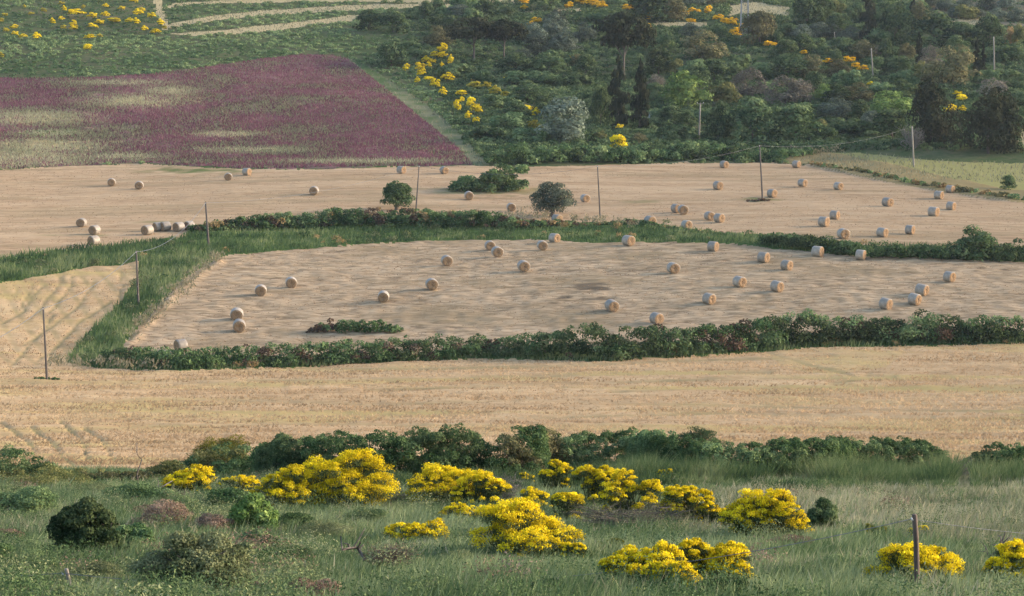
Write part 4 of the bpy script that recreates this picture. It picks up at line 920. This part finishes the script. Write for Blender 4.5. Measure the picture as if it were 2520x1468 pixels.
# ------------------------------------------------------------------ the near meadow: broom in flower
NEAR_BROOM = [  # centre x, foot y, width, height, fullness of blossom, label
    (470, 1220, 126, 78, .75, 'small yellow broom with a notched crown, leftmost of the near brooms'),
    (592, 1222, 98, 52, .7, 'low narrow yellow broom just right of the leftmost notched broom'),
    (718, 1256, 160, 106, .8, 'yellow broom spreading low in front left of the tallest mounded broom'),
    (855, 1256, 246, 150, .85, 'tallest mounded yellow broom below the dark left part of the near hedge'),
    (1085, 1245, 185, 110, .85, 'yellow broom with flat terraced top, upper half of the middle slanting clump'),
    (1182, 1258, 136, 98, .85, 'yellow broom forming the lower right end of the middle slanting clump'),
    (1142, 1286, 108, 50, .7, 'thin blossomed broom tucked under the middle slanting clump'),
    (1290, 1376, 276, 150, .95, 'very broad round yellow broom, centre of the meadow'),
    (1408, 1382, 70, 52, .9, 'small yellow broom lobe at the lower right foot of the broadest round broom'),
    (1036, 1336, 158, 58, .85, 'low two humped yellow broom standing alone in green grass'),
    (1365, 1212, 74, 84, .8, 'slim upright yellow broom in front of the grey twiggy bush'),
    (1296, 1196, 42, 38, .6, 'tiny yellow broom left of the slim upright broom'),
    (1322, 1268, 90, 76, .8, 'small leafy yellow broom just above the broadest round broom'),
    (1408, 1288, 106, 98, .8, 'open branched yellow broom right above the broadest round broom'),
    (1462, 1250, 124, 106, .85, 'yellow broom with arched crown right of the slim upright broom'),
    (1552, 1276, 138, 122, .85, 'yellow broom with two crowns over bare dark stems'),
    (1640, 1195, 42, 42, .75, 'tiny round yellow broom standing behind the row near the hedge'),
    (1690, 1302, 134, 118, .8, 'yellow broom at the right end of the stemmy row, dark below'),
    (1752, 1304, 84, 84, .8, 'narrow yellow broom closing the stemmy row on the right'),
    (1892, 1330, 200, 122, .8, 'wide yellow broom hollow in its middle, beside a dark leafy bush'),
    (1945, 1325, 110, 72, .95, 'bright yellow broom lobe hanging in front of the hollow wide broom'),
    (1588, 1456, 190, 118, .9, 'yellow broom forming the left half of the largest front clump'),
    (1745, 1446, 214, 124, .9, 'yellow broom forming the right half of the largest front clump'),
    (1650, 1474, 180, 86, .9, 'yellow broom lowest in the largest front clump'),
    (2243, 1444, 240, 118, .9, 'round yellow broom behind the brown fence post'),
    (2496, 1446, 172, 112, .9, 'yellow broom cut off by the right edge of the picture'),
    (2145, 1328, 80, 42, .3, 'sparse greenish broom left of the brown post'),
    (2262, 1334, 64, 48, .55, 'small round broom peeping out behind the top of the brown post'),
    (1502, 1358, 66, 36, .3, 'sparse low greenish broom left above the largest front clump'),
    (560, 1160, 165, 84, .42, 'faded olive yellow broom at the edge of the wheat field'),
]
def near_broom(px, pb, w, h, full, label, seed, mat='yellow'):
    g = np.random.default_rng(seed); p, ww, hh = place(px, pb, w, h)
    o = empty('broom_bush', p); set_props(o, label, 'shrub', 'broom bushes in flower in the near meadow')
    m = int(3 + 3.2 * ww); heads = []                       # a few arching crowns, each of many flowering sprays
    for k in range(m):
        a = g.random() * 6.28; q = math.sqrt((k + .5) / m) * .8
        heads.append((.5 * ww * q * math.cos(a), .36 * ww * q * math.sin(a), hh * (1.06 - .45 * q ** 2) * (.66 + .36 * g.random()), (.15 + .09 * g.random()) * min(ww, 2.2 * hh)))
    L = []
    for hx, hy, hz, hr in heads:
        for k in range(int(16 * full + 5)):
            d = g.normal(size=3); d /= np.linalg.norm(d); d[2] = abs(d[2]) * 1.0 - .35 * g.random()
            r = hr * (.20 + .20 * g.random()); z = hz - hr * .8 + d[2] * hr * .8
            L.append((hx + d[0] * hr * 1.05, hy + d[1] * hr, max(z, .12 * hh), r * 1.15, r, r * .75))
    for k in range(int(6 * ww)):
        a = g.random() * 6.28; q = .75 + .25 * g.random(); r = (.05 + .05 * g.random()) * min(ww, 2 * hh)
        L.append((.5 * ww * q * math.cos(a), .36 * ww * q * math.sin(a), hh * (.12 + .32 * g.random()), r, r, r * .8))
    L = np.array(L)
    leaf = .013 + .00019 * p.y
    nf = int(np.clip(60000 * (ww * hh / 6) / (p.y / 60) ** 1.5, 6000, 42000))
    V, Fc, ti, D = lobe_cloud(L, nf / len(L), leaf, .6, jitter=.5, flat=1.0)
    ctr = V[Fc].mean(1)
    keep = rng.random(len(Fc)) < np.clip(.06 + 1.3 * full * (D[:, 2] + .50) * (.05 + 1.6 * vn(ctr[:, 0] / .13, ctr[:, 1] / .13 + ctr[:, 2] / .10, seed)), .0, 1)
    link('blossom', raw_mesh('blossom', V, Fc[keep], FM[mat], fattr={'tint': ti[keep]}), o)
    b = MB()
    for k in range(int(60 + 40 * ww)):
        t = Vector(L[int(g.random() * len(L)), :3]) + Vector((g.normal() * .1, g.normal() * .1, g.normal() * .06)); f = Vector((t.x * .45 + g.normal() * .08, t.y * .45, -.05))
        b.tube([f, f.lerp(t, .55) + Vector((g.normal() * .06, g.normal() * .06, .02)), t], [.014, .011, .006], 3)
    V2 = np.array([tuple(v) for v in b.V])
    L2 = L.copy(); L2[:, 2] *= .84; L2[:, 3:] *= 1.1
    V3, F3, t3, _ = lobe_cloud(L2, nf * .55 / len(L2), leaf * 1.15, .3, zmin=.0, jitter=.6)
    q = np.array([f for f in b.F if len(f) == 4]); tr = np.array([f for f in b.F if len(f) == 3])
    me = raw_mesh('stems', np.concatenate([V2, V3]), [q, F3 + len(V2), tr], [FM['broomstem']], fattr={'tint': np.concatenate([np.full(len(q), .25), t3, np.full(len(tr), .25)])})
    link('stems', me, o)
for i, (x, yb, w, h, fu, lab) in enumerate(NEAR_BROOM):
    near_broom(x, yb, w, h, fu, lab, 900 + i, 'dullgold' if fu < .45 else 'yellow')

# ------------------------------------------------------------------ the near meadow: hedge, bushes, dead wood, fence
NB = 'bushes of the near meadow'
def near_bush(name, px, pb, w, h, label, mat, per, leaf, seed, nl=26, trunk=None, cat='bush', rr=(.12, .2), aspect=.55, y0=25, sq=1.0, group=NB):
    p, ww, hh = place(px, pb, w, h, y0); o = empty(name, p); set_props(o, label, cat, group)
    L = [(x * ww, y * ww * .8, z * hh, a * ww, b * ww, c * hh) for x, y, z, a, b, c in dome_lobes(nl, rr[0], rr[1], .04, sq, seed)]
    V, Fc, ti, D = lobe_cloud(L, per, leaf, aspect, zmin=-.05); link('foliage', raw_mesh('foliage', V, Fc, FM[mat], fattr={'tint': ti}), o)
    if trunk:
        t = link('trunk', trunk_mesh('trunk', trunk, .5, seed, .022, 6, .34), o); t.scale = (ww, ww * .8, hh)
    return o
hedge('hedge', 'dark leafy near hedge, tallest in its middle, behind the tallest mounded broom', 'hedge', [('bramble', 'leafy_foliage'), ('oak', 'dark_foliage'), ('bush', 'green_foliage')], [(618, 1176), (750, 1186), (900, 1190), (1050, 1190), (1185, 1186)],
      [(618, 1112), (680, 1086), (760, 1078), (860, 1066), (960, 1072), (1060, 1058), (1120, 1050), (1185, 1088)], 2.0, .14, .32, 12, 100, .045, 60, 21, (.42, .10), 'near hedge bushes')
hedge('hedge', 'brownish green humped near hedge between the dark leafy part and the bright green part', 'hedge', [('brownish', 'brown_green_foliage'), ('bramble', 'leafy_foliage')], [(1185, 1186), (1280, 1186), (1390, 1184)], [(1185, 1096), (1230, 1066), (1290, 1056), (1350, 1062), (1390, 1076)], 2.0, .14, .32, 12, 100, .045, 60, 22, (.4,), 'near hedge bushes')
hedge('hedge', 'bright green near hedge behind the stemmy row of brooms', 'hedge', [('bramble', 'leafy_foliage'), ('bush', 'green_foliage')], [(1390, 1184), (1520, 1182), (1660, 1184), (1790, 1186)], [(1390, 1076), (1460, 1066), (1560, 1066), (1640, 1074), (1700, 1086), (1790, 1100)], 2.0, .14, .32, 12, 100, .045, 60, 23, (.4,), 'near hedge bushes')
hedge('hedge', 'long grassy near hedge sloping down towards the gap at right', 'hedge', [('bush', 'green_foliage'), ('bramble', 'leafy_foliage')], [(1790, 1186), (1950, 1184), (2120, 1184), (2250, 1184), (2352, 1182)], [(1790, 1104), (1900, 1094), (2050, 1086), (2180, 1084), (2280, 1086), (2310, 1104), (2352, 1150)], 2.0, .12, .28, 13, 90, .045, 60, 24, (.6,), 'near hedge bushes')
hedge('hedge', 'green near hedge right of the gap at the right edge', 'hedge', [('bramble', 'leafy_foliage'), ('bush', 'green_foliage')], [(2390, 1182), (2460, 1184), (2560, 1184)], [(2390, 1134), (2440, 1108), (2500, 1100), (2560, 1102)], 2.0, .12, .28, 13, 90, .045, 60, 25, (.6,), 'near hedge bushes')
hedge('weedy_bank', 'weedy yellowish green bank along the wheat edge, left of the near hedge', 'hedge', [('bush', 'green_foliage'), ('yellowgreen', 'yellowish_foliage'), ('bramble', 'leafy_foliage')], [(370, 1186), (480, 1186), (620, 1184)], [(370, 1158), (440, 1132), (500, 1104), (560, 1092), (620, 1096)], 1.6, .14, .32, 9, 90, .042, 60, 26, (.45, .3), 'near hedge bushes')
hedge('weedy_bank', 'low weedy bank dipping along the wheat edge at the far left', 'hedge', [('bush', 'green_foliage'), ('yellowgreen', 'yellowish_foliage'), ('brownish', 'brown_foliage')], [(-60, 1192), (100, 1194), (260, 1194), (370, 1190)], [(-60, 1092), (30, 1104), (90, 1138), (160, 1164), (280, 1170), (370, 1160)], 1.6, .12, .30, 8, 80, .040, 60, 27, (.45, .3), 'near hedge bushes')
near_bush('leafy_shrub', 1718, 1112, 132, 64, 'dark shrub with drooping leaf fans on top of the near hedge', 'oak', 150, .09, 41, 22, None, aspect=.25, y0=70)
near_bush('leafy_shrub', 2035, 1160, 105, 52, 'pale leafed shrub with drooping leaf fans in the grassy near hedge', 'bush', 130, .08, 42, 16, None, aspect=.25, y0=70)
near_bush('grey_bush', 1368, 1176, 136, 84, 'pale grey twiggy bush in front of the brownish humped hedge', 'olive', 260, .035, 43, 22, BARKP, aspect=.3)
near_bush('round_bush', 206, 1378, 205, 168, 'dark round bush in the left foreground, darkest of the meadow', 'oak', 700, .034, 144, 44, BARK, rr=(.07, .13))
near_bush('open_bush', 480, 1476, 320, 178, 'large open olive green bush with bare forked trunks in the foreground', 'sagegreen', 620, .026, 45, 38, BARK, rr=(.07, .14))
near_bush('open_bush', 560, 1420, 180, 110, 'olive green bush behind the right shoulder of the large open bush', 'sagegreen', 420, .026, 46, 28, BARK, rr=(.08, .14))
near_bush('fresh_shrub', 622, 1316, 112, 108, 'fresh bright green leafy shrub below the low narrow broom', 'lime', 200, .055, 47, 22, BARK, aspect=.45)
near_bush('dark_shrub', 640, 1356, 135, 56, 'low dark shrub below the fresh bright green shrub', 'oak', 260, .035, 48, 20)
near_bush('leafy_bush', 2022, 1316, 90, 92, 'dark feathery bush touching the hollow wide broom on its right', 'oak', 330, .05, 49, 22, BARK, aspect=.22)
near_bush('leafy_bush', 1850, 1322, 110, 60, 'mid green leafy bush under the left side of the hollow wide broom', 'bush', 220, .04, 50, 18)
near_bush('green_mound', 120, 1205, 200, 55, 'yellowish weedy mound along the wheat edge at left', 'yellowgreen', 260, .035, 52, 22)
near_bush('green_mound', 60, 1280, 190, 90, 'dark green grassy mound left of the dark round bush', 'bush', 420, .035, 53, 24)
near_bush('green_mound', 330, 1250, 200, 70, 'grass green mound behind the dry pink brown shrub', 'bush', 320, .035, 54, 22)
near_bush('green_mound', 570, 1255, 150, 60, 'deep green mound between the brooms and the fresh bright shrub', 'bramble', 280, .035, 55, 20)
near_bush('green_mound', 330, 1350, 110, 70, 'deep green leafy mound squeezed between the two large foreground bushes', 'bramble', 280, .032, 56, 20)
near_bush('green_mound', 1320, 1480, 160, 60, 'dark green low shrub at the bottom edge, left of the front broom clump', 'oak', 330, .03, 57, 20)
near_bush('green_mound', 1800, 1486, 240, 60, 'dark green low shrub at the bottom edge, right of the front broom clump', 'oak', 360, .03, 58, 20)
near_bush('green_mound', 420, 1186, 140, 52, 'yellow green mound at the wheat edge left of the faded broom', 'yellowgreen', 240, .035, 59, 20)
for q in ((88, 1432, 150, 84, 'green weedy tussock below the dark round bush', 'bush', 300, .03, 81, .2), (235, 1446, 170, 70, 'bright grassy hump between the grey post and the large open bush', 'sagegreen', 320, .03, 82, .16), (-10, 1410, 120, 90, 'dark weedy hump at the left edge', 'bramble', 280, .03, 83, .3),
          (700, 1392, 150, 60, 'grassy hump right of the large open bush', 'bush', 260, .028, 84, .16), (800, 1330, 150, 50, 'low grassy hump left of the two humped broom', 'sagegreen', 240, .028, 85, .16), (900, 1290, 120, 46, 'low green hump below the tallest mounded broom', 'bush', 220, .03, 86, .2),
          (440, 1268, 120, 58, 'green hump just behind the smaller dry brown shrub', 'bush', 240, .032, 87, .22), (720, 1310, 130, 54, 'green leafy hump right of the fresh bright green shrub', 'bramble', 240, .032, 88, .3), (1060, 1476, 220, 56, 'grassy hump at the bottom edge below the twisted dead tree', 'bush', 330, .028, 89, .16),
          (230, 1230, 150, 46, 'pale weedy hump behind the dark round bush', 'sagegreen', 240, .03, 90, .2), (1140, 1395, 150, 40, 'low grassy hump left below the broadest round broom', 'sagegreen', 220, .028, 91, .16), (2080, 1420, 170, 56, 'grassy hump left of the broom behind the brown post', 'bush', 250, .028, 92, .16)):
    near_bush('green_mound', *q[:8], q[8], 20, aspect=q[9])
near_bush('dry_mound', 250, 1312, 90, 40, 'small dry pink brown tuft right behind the dark round bush', 'pinkbrown', 200, .028, 93, 16, aspect=.3)
near_bush('dry_mound', 640, 1470, 110, 44, 'dry pink brown tuft at the foot of the large open bush', 'pinkbrown', 220, .026, 94, 16, aspect=.3)
near_bush('dry_mound', 1960, 1352, 150, 34, 'low dry pinkish growth below the hollow wide broom', 'pinkbrown', 220, .028, 95, 16, aspect=.3)
near_bush('dry_mound', 395, 1302, 165, 78, 'dry pink brown shrub with pale plumes at its foot', 'pinkbrown', 330, .030, 60, 22, aspect=.3)
near_bush('dry_mound', 522, 1316, 105, 54, 'smaller dry brown shrub left of the fresh bright green shrub', 'pinkbrown', 260, .030, 61, 18, aspect=.3)
near_bush('dry_mound', 770, 1482, 170, 66, 'dry pink brown shrub at the bottom edge right of the open bush', 'pinkbrown', 330, .026, 62, 20, aspect=.3)
near_bush('dry_mound', 22, 1338, 90, 40, 'dry pink brown shrub at the left edge', 'pinkbrown', 200, .030, 63, 16, aspect=.3)
near_bush('dry_mound', 968, 1246, 80, 44, 'grey brown dry shrub right of the tallest mounded broom', 'grey', 200, .030, 64, 16, aspect=.3)
near_bush('dry_mound', 50, 1486, 80, 40, 'dry pink brown tuft at the bottom left corner', 'pinkbrown', 200, .026, 65, 14, aspect=.3)
dead_bush(960, 1418, 130, 76, 'dark dead twiggy shrub beside the twisted trunk', BARK, 44, 25, .008, 1, 71, 'brown', 1500, .022)
dead_bush(1560, 1310, 300, 70, 'dark bare stems below the stemmy row of brooms', BARK, 90, 25, .008, 1.15, 72, 'brownish', 2600, .026)
dead_bush(1245, 1240, 90, 66, 'grey dry twigs between the slanting clump and the slim broom', BARKP, 40, 25, .008, 1, 73, 'grey', 900, .024)
dead_bush(2368, 1186, 60, 66, 'grey bare twigs standing in the hedge gap', BARKP, 34, 60, .010, 1, 74, 'grey', 700, .03)
def branch_thing(name, label, pts, r, mat, Y=None, twigs=6, seed=0):
    g = np.random.default_rng(seed); base = unproject(pts[0][0], pts[0][1], 25); s = base.y / F
    P = [Vector(((x - pts[0][0]) * s, .15 * k * (1 if k % 2 else -.5), -(y - pts[0][1]) * s)) for k, (x, y) in enumerate(pts)]
    b = MB(); b.tube(P, [r * (1 - .75 * k / (len(P) - 1)) for k in range(len(P))], 6)
    o = link(name, b.mesh(name, mat, True), None, base); set_props(o, label, 'branch', 'dead wood in the meadow')
    for k in range(twigs):
        b = MB()
        i = 1 + int(g.random() * (len(P) - 1)); q = P[i - 1].lerp(P[i], g.random()); e = q + Vector((g.normal() * .18, g.normal() * .12, .06 + abs(g.normal()) * .12)); b.tube([q, q.lerp(e, .5) + Vector((.03, 0, .04)), e], [r * .35, r * .25, r * .1], 4); link('twig', b.mesh('twig', mat, True), o)
branch_thing('dead_tree', 'dark twisted dead trunk bending left out of the grass', [(935, 1412), (920, 1395), (900, 1376), (875, 1358), (845, 1346), (830, 1338)], .065, BARK, twigs=7, seed=1)
branch_thing('dead_sapling', 'thin bare sapling at the wheat edge on the left', [(336, 1240), (338, 1200), (340, 1165), (345, 1135), (343, 1115), (329, 1095)], .035, BARK, twigs=5, seed=2)
branch_thing('dead_branch', 'grey leaning dead branch left of the leftmost notched broom', [(360, 1230), (380, 1212), (402, 1196), (420, 1188)], .05, BARKP, twigs=3, seed=3)
branch_thing('dead_branch', 'dark fallen dead branch left of the broom at the right edge', [(2395, 1392), (2420, 1380), (2445, 1362), (2478, 1342)], .06, BARK, twigs=10, seed=4)
branch_thing('dead_branch', 'thin dark dead branch lying right of the brown post', [(2370, 1378), (2400, 1372), (2430, 1368)], .03, BARK, twigs=6, seed=5)
def plumes():
    P = []
    for cx, cy, sx, sy, n in ((345, 1288, 18, 12, 14), (398, 1285, 26, 14, 16), (475, 1306, 14, 12, 8), (20, 1305, 30, 12, 10), (415, 1222, 16, 14, 8), (20, 1170, 30, 12, 8), (270, 1185, 90, 12, 14), (1900, 1215, 300, 20, 30), (2200, 1240, 260, 30, 40), (700, 1240, 400, 40, 14), (1500, 1310, 200, 20, 20)):
        P += [(cx + rng.normal() * sx, cy + rng.normal() * sy) for _ in range(n)]
    pts = [unproject(x, y + 12, 30) for x, y in P]
    X = np.repeat([p.x for p in pts], 9) + rng.normal(size=len(pts) * 9) * .06; Y = np.repeat([p.y for p in pts], 9); Z = np.repeat([p.z for p in pts], 9) + .1 + .3 * rng.random(len(pts) * 9)
    stuff('grass_plumes', 'pale feathery grass plumes scattered in the meadow', PLUME, *blades(X, Y, Z, np.full(len(X), .13), .03, .4))
    P = []
    for (x0, y0), (x1, y1), n, sp in (((540, 640), (310, 840), 90, 12), ((560, 560), (900, 548), 60, 8), ((900, 548), (1350, 545), 90, 10), ((120, 905), (420, 915), 40, 6), ((1380, 548), (1560, 560), 30, 6), ((1940, 385), (2060, 378), 50, 8), ((1000, 880), (1250, 870), 20, 10), ((460, 900), (560, 880), 14, 8)):
        for _ in range(n):
            t = rng.random(); P.append((x0 + (x1 - x0) * t + rng.normal() * sp, y0 + (y1 - y0) * t + rng.normal() * sp * .6))
    pts = [unproject(x, y, 120) for x, y in P]
    X = np.repeat([p.x for p in pts], 14) + rng.normal(size=len(pts) * 14) * .25; Y = np.repeat([p.y for p in pts], 14); Z = np.repeat([p.z for p in pts], 14) + .3 + .9 * rng.random(len(pts) * 14)
    stuff('seed_heads', 'pale seed heads along the banks between the fields', PLUME, *blades(X, Y, Z, np.full(len(X), .35), .16, .4))
plumes()
def fence_post(px, yt, w, hvis, label, mat, cap, Y):
    top = off(px, yt, Y); g = float(ground(top.x, top.y)); o = empty('fence_post', Vector((top.x, top.y, g))); set_props(o, label, 'post', 'fence posts of the near meadow')
    h = top.z - g; r = w * Y / F / 2; b = MB()
    b.tube([(.03, 0, -.4), (.02, 0, h * .3), (0, 0, h * .7), (-.03, 0, h - .02), (-.03, 0, h)], [r * 1.06, r * 1.03, r, r * .97, r * .82], 12)
    link('shaft', b.mesh('shaft', mat, True), o)
    b = MB(); b.tube([(-.03 + cap * r, -r * .6, h - .09), (-.03 + cap * r * 1.9, -r * 1.1, h - .085), (-.03 + cap * r * 2.2, -r * 1.1, h - .05)], [.014, .018, .012], 8); link('insulator', b.mesh('insulator', CERAMIC, True), o)
    return Vector((top.x - .03 + cap * r * 2, top.y - r * 1.1, top.z - .07))
t1 = fence_post(168, 1400, 10, 68, 'weathered grey fence post at the bottom left', WEATHERED, -1, 35.5)
t2 = fence_post(2255, 1266, 13.5, 203, 'tall dark brown fence post in front of a round broom at right', POSTWOOD, -.6, 35.0)
cable(t1, t2, .62, 'thin steel fence wire strung between the two near posts', .007, 'fence_wire', grp='fence wires', n=40)
cable(off(-150, 1418, 37.2), t1, .03, 'thin steel fence wire running off past the left edge', .0045, 'fence_wire', grp='fence wires')
cable(t2, off(2700, 1325, 36.5), .05, 'thin steel fence wire running off past the right edge', .0045, 'fence_wire', grp='fence wires')

# ------------------------------------------------------------------ haze
def haze():
    V = [(x, y, z) for x in (-900, 900) for y in (-30, 1250) for z in (2, 150)]
    Fq = [(0, 1, 3, 2), (4, 6, 7, 5), (0, 4, 5, 1), (2, 3, 7, 6), (0, 2, 6, 4), (1, 5, 7, 3)]
    m, t, out = new_mat('evening_haze'); v = t.nodes.new('ShaderNodeVolumePrincipled'); v.inputs['Color'].default_value = (.70, .82, 1.0, 1)
    v.inputs['Density'].default_value = HAZE; v.inputs['Anisotropy'].default_value = .2; t.links.new(v.outputs[0], out.inputs['Volume'])
    me = bpy.data.meshes.new('haze'); me.from_pydata(V, [], Fq); me.materials.append(m)
    set_props(link('haze', me), 'thin pale evening haze over the valley', 'haze', kind='stuff')
HAZE = .00005
haze()

# ------------------------------------------------------------------ labels for the many plants of the slope
MARKS = [('the tallest umbrella pine', 1535, 100), ('the two tall cypresses', 1548, 235), ('the white pole in the wood', 1722, 300), ('the lattice pylon', 1831, 50), ('the big lime green tree', 1685, 225),
         ('the purple field corner', 1060, 290), ('the upper centre pine pair', 1205, 100), ('the big grey olive tree', 1392, 296), ('the leaning slope pole', 2146, 160), ('the massive twin pines', 2360, 290),
         ('the tall cypress at the top edge', 2135, 45), ('the top right olive grove', 2400, 30), ('the pale field terraces', 640, 50), ('the purple field crest', 820, 130), ('the pale terrace track', 396, 40),
         ('the top left corner', 0, 0), ('the dark round trees right of the white pole', 1880, 300), ('the purple field edge', 200, 180)]
ORD = ['', 'second ', 'third ', 'fourth ', 'fifth ', 'sixth ', 'seventh ', 'eighth ', 'ninth ', 'tenth ', 'eleventh ', 'twelfth ', 'thirteenth ', 'fourteenth ', 'fifteenth ', 'sixteenth ']
def label_trees():
    groups = {}
    for o, x, y, w, look in TREES:
        size = 'large ' if w > 100 else ''
        best = min(MARKS, key=lambda m: (m[1] - x) ** 2 + ((m[2] - y) * 1.3) ** 2 + (1e7 if abs(m[1] - x) + abs(m[2] - y) < 36 else 0))
        dx, dy = x - best[1], y - best[2]
        rel = ('right of' if dx > 0 else 'left of') if abs(dx) > abs(dy) * 1.2 else ('below' if dy > 0 else 'above')
        groups.setdefault((size + look, rel, best[0]), []).append((dx * dx + dy * dy, o))
    for (look, rel, m), L in groups.items():
        L.sort(key=lambda t: t[0])
        for k, (d, o) in enumerate(L):
            if len(L) == 1: s = look + ' ' + rel + ' ' + m
            else: s = look + ' ' + rel + ' ' + m + ', ' + ORD[k] + 'nearest'
            o['label'] = s
            o['group'] = ('broom shrubs in flower on the far slopes' if 'broom' in look else 'trees and bushes of the wooded slope')
label_trees()

def label_bales():
    special = {(445, 846): 'round bale half hidden behind the bramble hedgerow, lowest at left', (1224, 622): 'round bale just in front of another, shaded end facing us, centre of the lower field',
               (583, 775): 'round bale behind another of a close pair near the left hedgerow', (589, 803): 'round bale in front of a close pair near the left hedgerow'}
    groups = {}
    for f, look, x, y, o in BALE_LIST:
        if (x, y) in special: o['label'] = special[(x, y)]
        else: groups.setdefault((f, look), []).append((x, o))
    for (f, look), L in groups.items():
        L.sort(key=lambda t: t[0])
        for k, (x, o) in enumerate(L):
            o['label'] = 'bale, ' + look + ', ' + (ORD[k] if k else 'first ') + 'from left on ' + f + ' stubble'
label_bales()
